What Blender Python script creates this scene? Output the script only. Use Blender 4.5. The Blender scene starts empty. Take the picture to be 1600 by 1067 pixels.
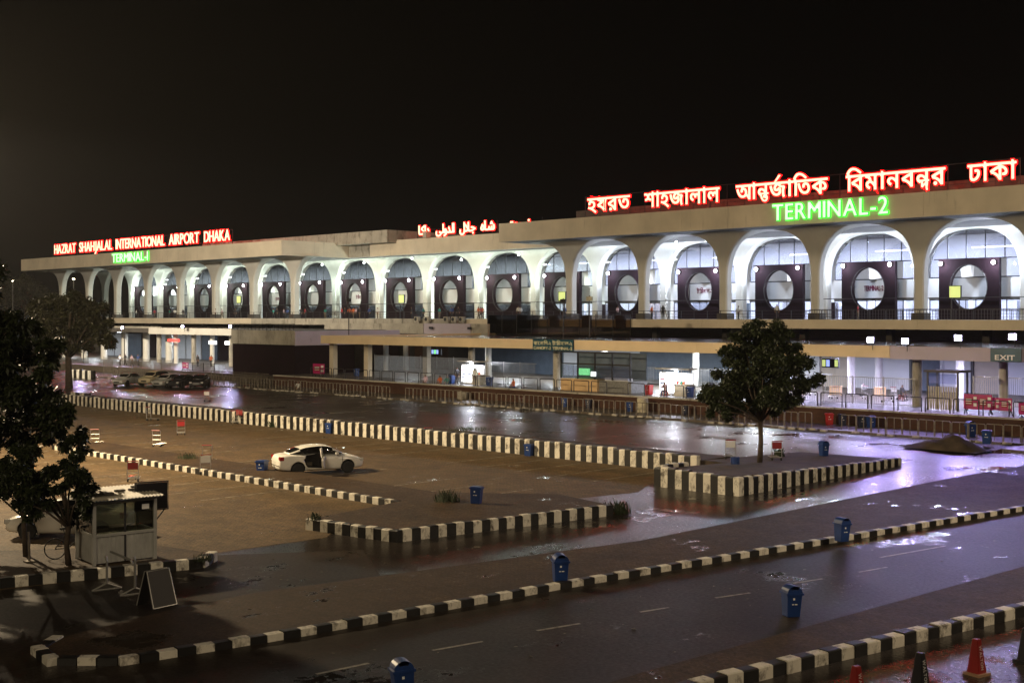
import bpy, bmesh, math, random
from mathutils import Vector, Matrix
random.seed(7)
sc = bpy.context.scene
C = sc.collection
R = math.radians
PI = math.pi
# ------------------------------------------------------------------ camera
F = 1935.0; HZ = 494.0; CH = 8.0; YAW = R(44.8)
S_, C_ = math.sin(YAW), math.cos(YAW)
cd = bpy.data.cameras.new('camera'); cam = bpy.data.objects.new('camera', cd); C.objects.link(cam)
cam.location = (0, 0, CH); cam.rotation_euler = (R(90), 0, YAW)
cd.sensor_width = 36; cd.lens = F / 1600 * 36; cd.shift_y = -39.5 / 1600; cd.clip_end = 5000; cd.clip_start = .1
sc.camera = cam
# ------------------------------------------------------------------ world: a night sky, a trace of city glow
w = bpy.data.worlds.new('World'); sc.world = w; w.use_nodes = True
wn = w.node_tree; bg = wn.nodes['Background']
sky = wn.nodes.new('ShaderNodeTexSky'); sky.sky_type = 'NISHITA'; sky.sun_disc = False
sky.sun_elevation = R(20); sky.sun_rotation = R(150); sky.dust_density = 6; sky.air_density = 1.0
bw = wn.nodes.new('ShaderNodeRGBToBW'); tint = wn.nodes.new('ShaderNodeMix'); tint.data_type = 'RGBA'; tint.blend_type = 'MULTIPLY'
tint.inputs[0].default_value = 1; tint.inputs[7].default_value = (1, .74, .62, 1)
wn.links.new(sky.outputs[0], bw.inputs[0]); wn.links.new(bw.outputs[0], tint.inputs[6]); wn.links.new(tint.outputs[2], bg.inputs[0])
bg.inputs[1].default_value = 0.0002
# ------------------------------------------------------------------ far floodlighting from behind the camera stands for the one sun lamp
sd = bpy.data.lights.new('sun', 'SUN'); sun = bpy.data.objects.new('sun', sd); C.objects.link(sun)
sd.energy = .72; sd.angle = R(12); sd.color = (1, .80, .52)
sun.rotation_euler = Vector((-.50, .74, -.42)).to_track_quat('-Z', 'Y').to_euler()
sc.view_settings.view_transform = 'Standard'; sc.view_settings.look = 'None'
sc.view_settings.exposure = 0; sc.view_settings.gamma = 1
sc.cycles.use_denoising = True; sc.cycles.max_bounces = 6; sc.cycles.transparent_max_bounces = 12
sc.cycles.sample_clamp_indirect = 4; sc.cycles.caustics_reflective = False; sc.cycles.caustics_refractive = False
sc.cycles.use_light_tree = True

def G(px, py, z=0.0):
    Z = F * (CH - z) / (py - HZ); t = (px - 800) / F
    return Vector((Z * (-S_ + t * C_), Z * (C_ + t * S_), z))
def XA(px, Y):
    t = (px - 800) / F
    return Y * (-S_ + t * C_) / (C_ + t * S_)
def ZA(px, py, Y):
    t = (px - 800) / F
    return CH - (py - HZ) * Y / (C_ + t * S_) / F

# ------------------------------------------------------------------ materials
M = {}
def nodes(name):
    m = bpy.data.materials.new(name); m.use_nodes = True
    n = m.node_tree; M[name] = m
    return m, n, n.nodes['Principled BSDF']
def N(n, t, **k):
    o = n.nodes.new('ShaderNode' + t)
    for a, b in k.items(): setattr(o, a, b)
    return o
def ramp(n, src, stops):
    r = N(n, 'ValToRGB'); e = r.color_ramp.elements
    while len(e) < len(stops): e.new(.5)
    for i, (p, c) in enumerate(stops):
        e[i].position = p; e[i].color = (*c, 1) if isinstance(c, tuple) else (c, c, c, 1)
    n.links.new(src, r.inputs[0]); return r
def coords(n, scale=(1, 1, 1), kind='Object'):
    tc = N(n, 'TexCoord'); mp = N(n, 'Mapping'); mp.inputs['Scale'].default_value = scale
    if kind == 'World':
        g = N(n, 'NewGeometry'); n.links.new(g.outputs['Position'], mp.inputs[0])
    else: n.links.new(tc.outputs[kind], mp.inputs[0])
    return mp.outputs[0]
def noise(n, vec, sc_, det=4, rough=.55):
    t = N(n, 'TexNoise'); t.inputs['Scale'].default_value = sc_; t.inputs['Detail'].default_value = det
    t.inputs['Roughness'].default_value = rough; n.links.new(vec, t.inputs['Vector']); return t.outputs[0]
def mul(n, a, b, op='MULTIPLY'):
    m = N(n, 'Math', operation=op)
    for i, v in enumerate((a, b)):
        if isinstance(v, (int, float)): m.inputs[i].default_value = v
        else: n.links.new(v, m.inputs[i])
    return m.outputs[0]
def mixc(n, fac, a, b):
    m = N(n, 'Mix', data_type='RGBA')
    if isinstance(fac, (int, float)): m.inputs[0].default_value = fac
    else: n.links.new(fac, m.inputs[0])
    for i, v in ((6, a), (7, b)):
        if isinstance(v, tuple): m.inputs[i].default_value = (*v, 1)
        else: n.links.new(v, m.inputs[i])
    return m.outputs[2]
def bump(n, p, h, st=.3, d=.02):
    b = N(n, 'Bump'); b.inputs['Strength'].default_value = st; b.inputs['Distance'].default_value = d
    n.links.new(h, b.inputs['Height']); n.links.new(b.outputs[0], p.inputs['Normal'])
def mat(name, col, rough=.6, metal=0, var=.25, vs=1.2, dirt=None, dscale=(1, 1, 1), dthr=(.5, .7), kind='World', bmp=0, spec=.5):
    m, n, p = nodes(name)
    v = coords(n, (1, 1, 1), kind)
    f = ramp(n, noise(n, v, vs, 5), [(.3, 0.0), (.7, 1.0)]).outputs[0]
    c = mixc(n, f, tuple(x * (1 - var) for x in col), tuple(min(1, x * (1 + var * .5)) for x in col))
    if dirt:
        v2 = coords(n, dscale, kind)
        d = ramp(n, noise(n, v2, 1, 8, .7), [(dthr[0], 0.0), (dthr[1], 1.0)]).outputs[0]
        c = mixc(n, d, c, dirt)
    n.links.new(c, p.inputs['Base Color']); p.inputs['Roughness'].default_value = rough; p.inputs['Metallic'].default_value = metal
    p.inputs['Specular IOR Level'].default_value = spec
    if bmp: bump(n, p, noise(n, v, 30, 4), bmp, .01)
    return m
def emit(name, col, st):
    m, n, p = nodes(name)
    p.inputs['Base Color'].default_value = (*[min(.8, c) for c in col], 1)
    p.inputs['Emission Color'].default_value = (*col, 1); p.inputs['Emission Strength'].default_value = st
    return m
mat('cream_concrete', (.66, .58, .45), .8, var=.18, vs=.25, dirt=(.20, .16, .12), dscale=(1.6, 1.6, .12), dthr=(.60, .82), bmp=.15)
mat('column_plaster', (.66, .64, .58), .65, var=.12, vs=.4, dirt=(.34, .32, .28), dscale=(.8, .8, .15), dthr=(.6, .85))
mat('canopy_cream', (.78, .62, .40), .7, var=.15, vs=.3, dirt=(.06, .045, .03), dscale=(.55, .5, .30), dthr=(.66, .72), bmp=.15)
mat('lilac_paint_and_light', (.50, .44, .52), .7, var=.15, vs=.3, dirt=(.2, .17, .18), dscale=(.8, .8, .3), dthr=(.62, .75))  # on the last canopy fascia stretch this lilac stands for purple light
mat('old_concrete', (.42, .39, .33), .85, var=.3, vs=.5, dirt=(.07, .06, .045), dscale=(1.2, 1.2, .4), dthr=(.52, .72), bmp=.3)
mat('dark_concrete', (.10, .09, .08), .85, var=.4, vs=.8)
mat('white_panel', (.74, .75, .76), .55, var=.08, vs=.3)
mat('lit_wall', (.75, .76, .78), .7, var=.1, vs=.3)
mat('slate_panel', (.10, .13, .17), .5, var=.2)
mat('frame_dark', (.025, .025, .03), .4, var=.2)
mat('rail_dark', (.04, .036, .035), .45, metal=.3)
mat('galvanised', (.34, .34, .33), .42, metal=.6, var=.25, vs=6)
mat('rail_steel', (.22, .19, .15), .5, metal=.3, var=.4, vs=3)
mat('chrome', (.40, .39, .36), .42, metal=.7, var=.1)
mat('soil', (.055, .038, .024), .9, var=.5, vs=1.5, bmp=.6)
mat('bark', (.07, .05, .035), .9, var=.4, vs=4, bmp=.6)
mat('kerb_white', (.70, .66, .56), .6, var=.15, vs=2, dirt=(.10, .085, .065), dscale=(3.4, 3.4, 2.4), dthr=(.50, .66), bmp=.3)
mat('kerb_black', (.012, .011, .010), .5, var=.4, vs=2, dirt=(.06, .05, .04), dscale=(3, 3, 3), dthr=(.62, .8), bmp=.3)
mat('bin_blue', (.011, .042, .18), .42, var=.25, vs=3, dirt=(.05, .06, .09), dscale=(4, 4, 3), dthr=(.62, .8))
mat('bin_red', (.40, .02, .02), .4, var=.2, vs=3)
mat('bin_dark', (.012, .016, .04), .4, var=.2, vs=3)
mat('drum_cream', (.5, .45, .33), .6, var=.3, vs=3)
mat('car_white', (.78, .76, .70), .22, var=.03, spec=.6)
mat('car_silver', (.50, .51, .50), .3, metal=.1, var=.03)
mat('car_sand', (.55, .48, .33), .28, var=.03)
mat('car_dark', (.03, .03, .035), .22, var=.05)
mat('car_glass', (.010, .011, .012), .05, var=0, spec=.7)
mat('rubber', (.014, .014, .014), .75)
mat('alloy', (.45, .44, .42), .4, metal=.2)
mat('cabin_dark', (.012, .010, .009), .8)
mat('seat_cloth', (.10, .085, .065), .9)
mat('tail_red', (.30, .012, .014), .15)
mat('lamp_clear', (.6, .6, .58), .1)
mat('plate', (.6, .6, .55), .4)
mat('cone_black', (.012, .012, .016), .4); mat('cone_red', (.26, .014, .012), .4); mat('cone_base', (.34, .2, .12), .5)
mat('print_white', (.8, .8, .78), .5, var=.03)
mat('print_black', (.02, .02, .02), .5); mat('print_maroon', (.16, .01, .05), .5)
mat('poster_magenta', (.42, .015, .13), .45, var=.1); mat('poster_red', (.30, .02, .022), .45)
mat('sign_blue', (.008, .07, .11), .4); mat('sign_cream', (.75, .70, .45), .5)
mat('booth_metal', (.42, .42, .40), .45, metal=.3, var=.2, vs=2); mat('booth_roof', (.5, .46, .38), .6, var=.35, vs=2)
mat('counter_peach', (.62, .42, .22), .6, var=.1)
mat('shutter_dark', (.022, .018, .015), .6)
mat('tile_floor', (.46, .45, .43), .25, var=.15)
mat('skin', (.20, .11, .07), .6, var=.1); mat('hair', (.01, .008, .007), .6)
mat('shirt_white', (.7, .7, .68), .8); mat('shirt_teal', (.02, .22, .17), .8); mat('shirt_orange', (.6, .14, .04), .8)
mat('shirt_blue', (.04, .08, .25), .8); mat('shirt_red', (.4, .03, .04), .8); mat('shirt_dark', (.03, .03, .035), .8); mat('shirt_pink', (.55, .40, .45), .8)
mat('trouser_dark', (.02, .02, .025), .85); mat('trouser_khaki', (.18, .14, .09), .85); mat('shoe', (.012, .011, .01), .5)
mat('roof_wet', (.05, .028, .024), .10, var=.4, vs=.6, dirt=(.02, .016, .014), dscale=(.3, .8, 1), dthr=(.45, .6), bmp=.05)
mat('grass_green', (.022, .034, .010), .8, var=.3)
mat('line_paint', (.34, .30, .22), .7, var=.3, dirt=(.06, .045, .03), dscale=(3, 3, 3), dthr=(.42, .6))
mat('road_paint', (.34, .31, .25), .5, var=.3, dirt=(.05, .04, .035), dscale=(3, 3, 3), dthr=(.48, .66))

def brickmat(name, c1, c2, mortar, sx, horizontal=False, rough=.8):
    m, n, p = nodes(name)
    g = N(n, 'NewGeometry'); sp = N(n, 'SeparateXYZ'); cb = N(n, 'CombineXYZ'); n.links.new(g.outputs['Position'], sp.inputs[0])
    a = mul(n, sp.outputs[0], sp.outputs[1], 'ADD') if not horizontal else sp.outputs[0]
    n.links.new(a, cb.inputs[0]); n.links.new(sp.outputs[1] if horizontal else sp.outputs[2], cb.inputs[1])
    b = N(n, 'TexBrick'); b.inputs['Color1'].default_value = (*c1, 1); b.inputs['Color2'].default_value = (*c2, 1); b.inputs['Mortar'].default_value = (*mortar, 1)
    b.inputs['Scale'].default_value = sx; b.inputs['Mortar Size'].default_value = .025; n.links.new(cb.outputs[0], b.inputs['Vector'])
    f = ramp(n, noise(n, g.outputs['Position'], .7, 6), [(.35, 0.0), (.7, 1.0)]).outputs[0]
    n.links.new(mixc(n, mul(n, f, .55), b.outputs[0], tuple(x * .35 for x in c1)), p.inputs['Base Color'])
    p.inputs['Roughness'].default_value = rough; p.inputs['Specular IOR Level'].default_value = .12; bump(n, p, b.outputs[1], -.4, .01)
    return m
brickmat('maroon_brick', (.013, .0045, .008), (.018, .006, .009), (.010, .005, .008), 2.2)
brickmat('red_brick', (.085, .036, .022), (.065, .030, .020), (.06, .048, .038), 2.4)

# wet ground: dark asphalt or brick pavers with standing water where the surface dips
def wet(name, base, puddle_lo, puddle_hi, dry_rough, film_rough, pave=None, scale=.22, film=.35, spec=.5):
    m, n, p = nodes(name)
    g = N(n, 'NewGeometry'); v = g.outputs['Position']
    big = noise(n, v, scale, 6, .6)
    mp = N(n, 'Mapping'); mp.inputs['Rotation'].default_value = (0, 0, R(20)); mp.inputs['Scale'].default_value = (1, .45, 1); n.links.new(v, mp.inputs[0])
    mid = noise(n, mp.outputs[0], 1.1, 5, .6)
    h = mul(n, mul(n, big, .68), mul(n, mid, .32), 'ADD')
    h = mul(n, h, mul(n, mul(n, noise(n, v, 5.5, 6, .75), .5, 'SUBTRACT'), .22), 'ADD')
    pud = ramp(n, h, [(puddle_lo, 0.0), (puddle_hi, 1.0)]).outputs[0]
    damp = ramp(n, noise(n, v, .09, 5, .6), [(.38, 0.0), (.62, 1.0)]).outputs[0]
    fine = noise(n, v, 9, 6, .7)
    c = mixc(n, ramp(n, noise(n, v, .6, 7, .65), [(.3, 0.0), (.7, 1.0)]).outputs[0], tuple(x * .42 for x in base), tuple(x * 1.45 for x in base))
    c = mixc(n, ramp(n, noise(n, v, 2.6, 6, .7), [(.45, 0.0), (.62, .6)]).outputs[0], c, tuple(x * .5 for x in base))
    if pave:
        mp2 = N(n, 'Mapping'); mp2.inputs['Scale'].default_value = (1, 1, 1); n.links.new(v, mp2.inputs[0])
        b = N(n, 'TexBrick'); b.inputs['Scale'].default_value = pave; b.inputs['Mortar Size'].default_value = .03
        b.inputs['Color1'].default_value = (1, 1, 1, 1); b.inputs['Color2'].default_value = (.72, .7, .68, 1); b.inputs['Mortar'].default_value = (.42, .4, .36, 1)
        n.links.new(mp2.outputs[0], b.inputs['Vector'])
        b2 = N(n, 'TexBrick'); b2.inputs['Scale'].default_value = .42; b2.inputs['Mortar Size'].default_value = .022; b2.inputs['Bias'].default_value = -.1
        b2.inputs['Color1'].default_value = (1, 1, 1, 1); b2.inputs['Color2'].default_value = (.66, .64, .62, 1); b2.inputs['Mortar'].default_value = (.40, .36, .3, 1); n.links.new(mp2.outputs[0], b2.inputs['Vector'])
        x2 = N(n, 'Mix', data_type='RGBA', blend_type='MULTIPLY'); x2.inputs[0].default_value = .30; n.links.new(c, x2.inputs[6]); n.links.new(b2.outputs[0], x2.inputs[7]); c = x2.outputs[2]
        sp = ramp(n, noise(n, v, 14, 5, .75), [(.35, .35), (.6, 1.25)]).outputs[0]
        x3 = N(n, 'Mix', data_type='RGBA', blend_type='MULTIPLY'); x3.inputs[0].default_value = 1; n.links.new(c, x3.inputs[6]); n.links.new(sp, x3.inputs[7]); c = x3.outputs[2]
        x = N(n, 'Mix', data_type='RGBA', blend_type='MULTIPLY'); x.inputs[0].default_value = 1; n.links.new(c, x.inputs[6]); n.links.new(b.outputs[0], x.inputs[7]); c = x.outputs[2]
    c = mixc(n, mul(n, damp, .45), c, tuple(x * .45 for x in base))
    c = mixc(n, mul(n, pud, .6), c, (.012, .010, .009))
    n.links.new(c, p.inputs['Base Color'])
    fr = ramp(n, fine, [(.35, film_rough), (.7, dry_rough)]).outputs[0]
    dry = N(n, 'Mix', data_type='FLOAT'); n.links.new(mul(n, damp, film), dry.inputs[0]); n.links.new(fr, dry.inputs[2]); dry.inputs[3].default_value = film_rough
    rr = N(n, 'Mix', data_type='FLOAT'); n.links.new(pud, rr.inputs[0]); n.links.new(dry.outputs[0], rr.inputs[2]); rr.inputs[3].default_value = .05
    n.links.new(rr.outputs[0], p.inputs['Roughness'])
    inv = mul(n, 1.0, pud, 'SUBTRACT')
    hh = mul(n, mul(n, fine, inv), mul(n, noise(n, v, 1.6, 3), .35), 'ADD')
    bump(n, p, hh, .20, .010); p.inputs['Specular IOR Level'].default_value = spec
    return m
wet('wet_asphalt', (.030, .022, .017), .555, .605, .60, .24, scale=.20, film=.75, spec=.36)
wet('road_asphalt', (.032, .023, .016), .575, .62, .68, .46, scale=.2, film=.5, spec=.28)
wet('lot_pavers', (.20, .134, .066), .60, .635, .85, .6, pave=2.2, scale=.25, film=.3, spec=.3)
wet('median_pavers', (.105, .066, .034), .60, .63, .85, .6, pave=3.0, scale=.3, film=.3, spec=.25)
wet('plaza_pavers', (.17, .14, .11), .60, .65, .6, .35, pave=2.0, scale=.3, film=.4)

def glassmat(name, tint, milk, refl=.12):
    m = bpy.data.materials.new(name); m.use_nodes = True; n = m.node_tree; M[name] = m
    for x in list(n.nodes): n.nodes.remove(x)
    o = N(n, 'OutputMaterial'); t = N(n, 'BsdfTransparent'); t.inputs[0].default_value = (*tint, 1)
    d = N(n, 'BsdfTranslucent'); d.inputs[0].default_value = (.75, .77, .85, 1)
    gl = N(n, 'BsdfGlossy'); gl.inputs['Roughness'].default_value = .03
    a = N(n, 'MixShader'); a.inputs[0].default_value = milk; n.links.new(t.outputs[0], a.inputs[1]); n.links.new(d.outputs[0], a.inputs[2])
    lw = N(n, 'Fresnel'); lw.inputs[0].default_value = 1.45
    b = N(n, 'MixShader'); n.links.new(lw.outputs[0], b.inputs[0]); n.links.new(a.outputs[0], b.inputs[1]); n.links.new(gl.outputs[0], b.inputs[2])
    n.links.new(b.outputs[0], o.inputs[0])
glassmat('pane_glass', (.86, .88, .97), .12)
glassmat('booth_glass', (.62, .64, .58), .03)
glassmat('screen_mesh', (.74, .68, .6), .06)
def leafmat(name, a, b):
    m, n, p = nodes(name)
    g = N(n, 'NewGeometry'); f = noise(n, g.outputs['Position'], 1.3, 3)
    c = mixc(n, ramp(n, f, [(.35, 0.0), (.65, 1.0)]).outputs[0], a, b)
    c = mixc(n, mul(n, g.outputs['Random Per Island'], .5), c, tuple(x * 1.5 for x in b))
    n.links.new(c, p.inputs['Base Color']); p.inputs['Roughness'].default_value = .45
leafmat('leaf_dark', (.012, .017, .006), (.026, .036, .011)); leafmat('leaf_olive', (.022, .023, .008), (.05, .05, .018))
emit('lens_white', (.86, .95, 1), 70); emit('lens_violet', (.66, .58, 1), 110); emit('lens_warm', (1, .85, .55), 30)
emit('tube_white', (.9, .96, 1), 9)
emit('red_core', (1.0, .60, .38), 2.0); emit('red_halo_rim', (1.0, .0022, .003), 11)  # the wider red outline stands in for the halo round the letters
emit('green_core', (.55, 1.0, .55), 1.4); emit('green_halo_rim', (.006, 1.0, .015), 2.6)  # green outline likewise stands in for the letters' halo
emit('red_small', (1.0, .06, .05), 2); emit('screen_yellow', (.62, .72, .24), 1.0); emit('screen_blue', (.35, .45, 1), 1.2)
emit('cooler_light', (.86, .9, 1), 6); emit('lightbox_white', (.9, .95, 1), 2.2); emit('screen_green', (.25, .9, .3), 1.4)

# ------------------------------------------------------------------ mesh helpers
class MB:
    def __init__(s): s.v = []; s.f = []; s.m = []
    def add(s, vs, fs, mi=0):
        o = len(s.v); s.v += [tuple(v) for v in vs]; s.f += [tuple(i + o for i in f) for f in fs]; s.m += [mi] * len(fs); return s
    def box(s, x0, x1, y0, y1, z0, z1, mi=0):
        return s.add([(x0, y0, z0), (x1, y0, z0), (x1, y1, z0), (x0, y1, z0), (x0, y0, z1), (x1, y0, z1), (x1, y1, z1), (x0, y1, z1)],
                     [(0, 3, 2, 1), (4, 5, 6, 7), (0, 1, 5, 4), (1, 2, 6, 5), (2, 3, 7, 6), (3, 0, 4, 7)], mi)
    def tube(s, pts, r, n=8, mi=0, cap=True):
        pts = [Vector(p) for p in pts]; rr = r if isinstance(r, (list, tuple)) else [r] * len(pts)
        vs = []; up = None
        for i, p in enumerate(pts):
            d = (pts[min(i + 1, len(pts) - 1)] - pts[max(i - 1, 0)]).normalized()
            if up is None: up = Vector((0, 0, 1)) if abs(d.z) < .9 else Vector((1, 0, 0))
            a = d.cross(up).normalized(); b = a.cross(d).normalized(); up = b
            for k in range(n):
                t = 2 * PI * k / n; vs.append(p + (a * math.cos(t) + b * math.sin(t)) * rr[i])
        fs = [(i * n + k, i * n + (k + 1) % n, (i + 1) * n + (k + 1) % n, (i + 1) * n + k) for i in range(len(pts) - 1) for k in range(n)]
        if cap: fs += [tuple(range(n - 1, -1, -1)), tuple((len(pts) - 1) * n + k for k in range(n))]
        return s.add(vs, fs, mi)
    def lathe(s, prof, n=16, c=(0, 0, 0), mi=0, axis='z'):
        vs = []
        for r, z in prof:
            for k in range(n):
                t = 2 * PI * k / n; x, y = r * math.cos(t), r * math.sin(t)
                vs.append((c[0] + x, c[1] + y, c[2] + z) if axis == 'z' else (c[0] + x, c[1] + z, c[2] + y))
        L = len(prof)
        fs = [(i * n + k, i * n + (k + 1) % n, (i + 1) * n + (k + 1) % n, (i + 1) * n + k) for i in range(L - 1) for k in range(n)]
        fs += [tuple(range(n - 1, -1, -1)), tuple((L - 1) * n + k for k in range(n))]
        return s.add(vs, fs, mi)
    def prism(s, poly, z0, z1, mi=0, axis='z'):
        n = len(poly); T = {'z': lambda a, b, h: (a, b, h), 'y': lambda a, b, h: (a, h, b), 'x': lambda a, b, h: (h, a, b)}[axis]
        vs = [T(a, b, z0) for a, b in poly] + [T(a, b, z1) for a, b in poly]
        return s.add(vs, [tuple(range(n - 1, -1, -1)), tuple(range(n, 2 * n))] + [(i, (i + 1) % n, n + (i + 1) % n, n + i) for i in range(n)], mi)
    def mesh(s, name, mats, smooth=False):
        me = bpy.data.meshes.new(name); me.from_pydata(s.v, [], s.f)
        for m in (mats if isinstance(mats, (list, tuple)) else [mats]): me.materials.append(M[m])
        me.polygons.foreach_set('material_index', s.m)
        if smooth: me.polygons.foreach_set('use_smooth', [True] * len(s.f))
        bm = bmesh.new(); bm.from_mesh(me); bmesh.ops.recalc_face_normals(bm, faces=bm.faces); bm.to_mesh(me); bm.free()
        me.update(); return me
    def build(s, name, mats, parent=None, loc=(0, 0, 0), rz=0, smooth=False):
        return place(name, s.mesh(name, mats, smooth), parent, loc, rz)
def place(name, me, parent=None, loc=(0, 0, 0), rz=0, scale=None):
    o = bpy.data.objects.new(name, me); C.objects.link(o); o.parent = parent; o.location = loc; o.rotation_euler = (0, 0, rz)
    if scale: o.scale = scale
    return o
def bevel(o, wd=.02, seg=2):
    b = o.modifiers.new('b', 'BEVEL'); b.width = wd; b.segments = seg; b.limit_method = 'ANGLE'; return o
def tag(o, label=None, cat=None, group=None, kind=None):
    for k, v in (('label', label), ('category', cat), ('group', group), ('kind', kind)):
        if v: o[k] = v
    return o
def thing(name, label, cat, loc=(0, 0, 0), rz=0, group=None):
    return tag(place(name, None, None, loc, rz), label, cat, group, 'thing')
def copy_tree(o, parent=None):
    c = o.copy(); C.objects.link(c); c.parent = parent
    for ch in o.children: copy_tree(ch, c)
    return c
def poly_sheet(name, pts, z, m, kind='structure', thick=0.0, mi_side=None):
    mb = MB()
    if thick: mb.prism([(p[0], p[1]) for p in pts], z - thick, z)
    else: mb.add([(p[0], p[1], z) for p in pts], [tuple(range(len(pts)))])
    return tag(mb.build(name, m), kind=kind)
def light(name, kind, loc, energy, col=(1, 1, 1), parent=None, size=.2, aim=None, spot=None, blend=.5):
    d = bpy.data.lights.new(name, kind); d.energy = energy; d.color = col
    if kind == 'AREA': d.shape = 'RECTANGLE'; d.size, d.size_y = size
    else: d.shadow_soft_size = size
    if spot: d.spot_size = R(spot); d.spot_blend = blend
    o = bpy.data.objects.new(name, d); C.objects.link(o); o.parent = parent; o.location = loc
    if aim is not None: o.rotation_euler = Vector(aim).to_track_quat('-Z', 'Y').to_euler()
    return o

# ------------------------------------------------------------------ lettering
def _area(p): return sum(p[i][0] * p[(i + 1) % len(p)][1] - p[(i + 1) % len(p)][0] * p[i][1] for i in range(len(p))) / 2
def _inside(pt, p):
    c = False; x, y = pt
    for i in range(len(p)):
        (x1, y1), (x2, y2) = p[i], p[(i + 1) % len(p)]
        if (y1 > y) != (y2 > y) and x < (x2 - x1) * (y - y1) / (y2 - y1) + x1: c = not c
    return c
_gc = {}
def contours(ch):
    if ch in _gc: return _gc[ch]
    c = bpy.data.curves.new('g', 'FONT'); c.body = ch; c.size = 1
    o = bpy.data.objects.new('g', c); C.objects.link(o)
    for q in list(bpy.context.selected_objects): q.select_set(False)
    bpy.context.view_layer.objects.active = o; o.select_set(True)
    bpy.ops.object.convert(target='CURVE'); o = bpy.context.view_layer.objects.active
    res = []
    for s in o.data.splines:
        pts = []
        if s.type != 'BEZIER': pts = [(p.co.x, p.co.y) for p in s.points]
        else:
            n = len(s.bezier_points)
            for i in range(n):
                a = s.bezier_points[i]; b = s.bezier_points[(i + 1) % n]
                for k in range(3):
                    t = k / 3; u = 1 - t
                    q = a.co * u ** 3 + a.handle_right * 3 * u * u * t + b.handle_left * 3 * u * t * t + b.co * t ** 3
                    if not pts or abs(q.x - pts[-1][0]) + abs(q.y - pts[-1][1]) > 1e-3: pts.append((q.x, q.y))
        if len(pts) > 2: res.append(pts)
    bpy.data.objects.remove(o)
    _gc[ch] = res; return res
BAR = {'ন্ত': [('ন', 0, 0, 1, 1), ('ত', .16, -.17, .62, .62)], 'ন্দ': [('ন', 0, 0, 1, 1), ('দ', .20, -.17, .6, .62)],
       'র্জ': [('জ', 0, 0, 1, 1)], 'র্ম': [('ম', 0, 0, 1, 1)], 'ক্য': [('ক', 0, 0, 1, 1)]}
_lm = {}
def glyph(ch, off, ext):
    """mesh of one character in the X-Z plane, facing -Y; returns (mesh-data lists, x min, x max)"""
    key = (ch, off, ext)
    if key in _lm: return _lm[key]
    vs, fs = [], []; k = 0
    pieces = BAR.get(ch, [(ch, 0, 0, 1, 1)])
    polys = []
    for (c, dx, dy, sx, sy) in pieces:
        cs = [[(x * sx + dx, y * sy + dy) for x, y in q] for q in contours(c)]
        A = [_area(q) for q in cs]
        if not A: continue
        sg = 1 if max(A, key=abs) > 0 else -1
        holes = [q for q, a in zip(cs, A) if a * sg <= 0]
        polys += [[q] + [h for h in holes if _inside(h[0], q)] for q, a in zip(cs, A) if a * sg > 0]
    if ch in ('র্জ', 'র্ম'):
        polys.append([[(.30, .66), (.36, .66), (.60, .90), (.53, .92)]])
    if ch == 'ক্য': polys.append([[(.60, -.05), (.66, -.05), (.74, .55), (.68, .55)]])
    for grp in polys:
        cu = bpy.data.curves.new('k', 'CURVE'); cu.dimensions = '2D'; cu.fill_mode = 'BOTH'
        for q in grp:
            s = cu.splines.new('POLY'); s.points.add(len(q) - 1)
            for p, a in zip(s.points, q): p.co = (a[0], a[1], 0, 1)
            s.use_cyclic_u = True
        cu.offset = off; cu.extrude = ext + k * .0012; k += 1
        o = bpy.data.objects.new('k', cu); C.objects.link(o); bpy.context.view_layer.update()
        me = bpy.data.meshes.new_from_object(o.evaluated_get(bpy.context.evaluated_depsgraph_get()))
        b0 = len(vs); vs += [(v.co.x, -v.co.z, v.co.y) for v in me.vertices]; fs += [tuple(i + b0 for i in p.vertices) for p in me.polygons]
        bpy.data.objects.remove(o); bpy.data.meshes.remove(me); bpy.data.curves.remove(cu)
    xs = [v[0] for v in vs] or [0, .25]
    _lm[key] = (vs, fs, min(xs), max(xs)); return _lm[key]
def split_text(s):
    out = []; i = 0
    while i < len(s):
        for k in BAR:
            if s.startswith(k, i): out.append(k); i += len(k); break
        else: out.append(s[i]); i += 1
    return out
_meshes = {}
def text_row(parent, s, x0, x1, z, h, y, core, rim=None, off=.022, roff=.05, gap=.03, cap=.70, ext=.06, name='letter', track=0.0):
    """letters of s fitted between x0 and x1 with body height h, each letter a part of parent"""
    chars = split_text(s); pos = []; x = 0
    for ch in chars:
        if ch == ' ': x += .30; continue
        vs, fs, a, b = glyph(ch, off, ext)
        pos.append((ch, x - a)); x += (b - a if ch != 'ি' else min(b - a, .19)) + gap + track
    k = (x1 - x0) / max(.01, x - gap - track); kz = h / cap
    for ch, dx in pos:
        for nm, mt, of, dy in ((name, core, off, 0), ('rim', rim, roff, .05)):
            if mt is None: continue
            key = (ch, mt, of, ext)
            if key not in _meshes:
                vs, fs, a, b = glyph(ch, of, ext); mb = MB().add(vs, fs); _meshes[key] = mb.mesh(nm, mt)
            if nm == name:
                o = place(name, _meshes[key], parent, (x0 + dx * k, y, z), 0, (k, 1, kz)); par = o
            else: place('rim', _meshes[key], par, (0, ext * 1.2 + .03, 0))  # outset glowing plate behind the letter, added as its coloured halo
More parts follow.
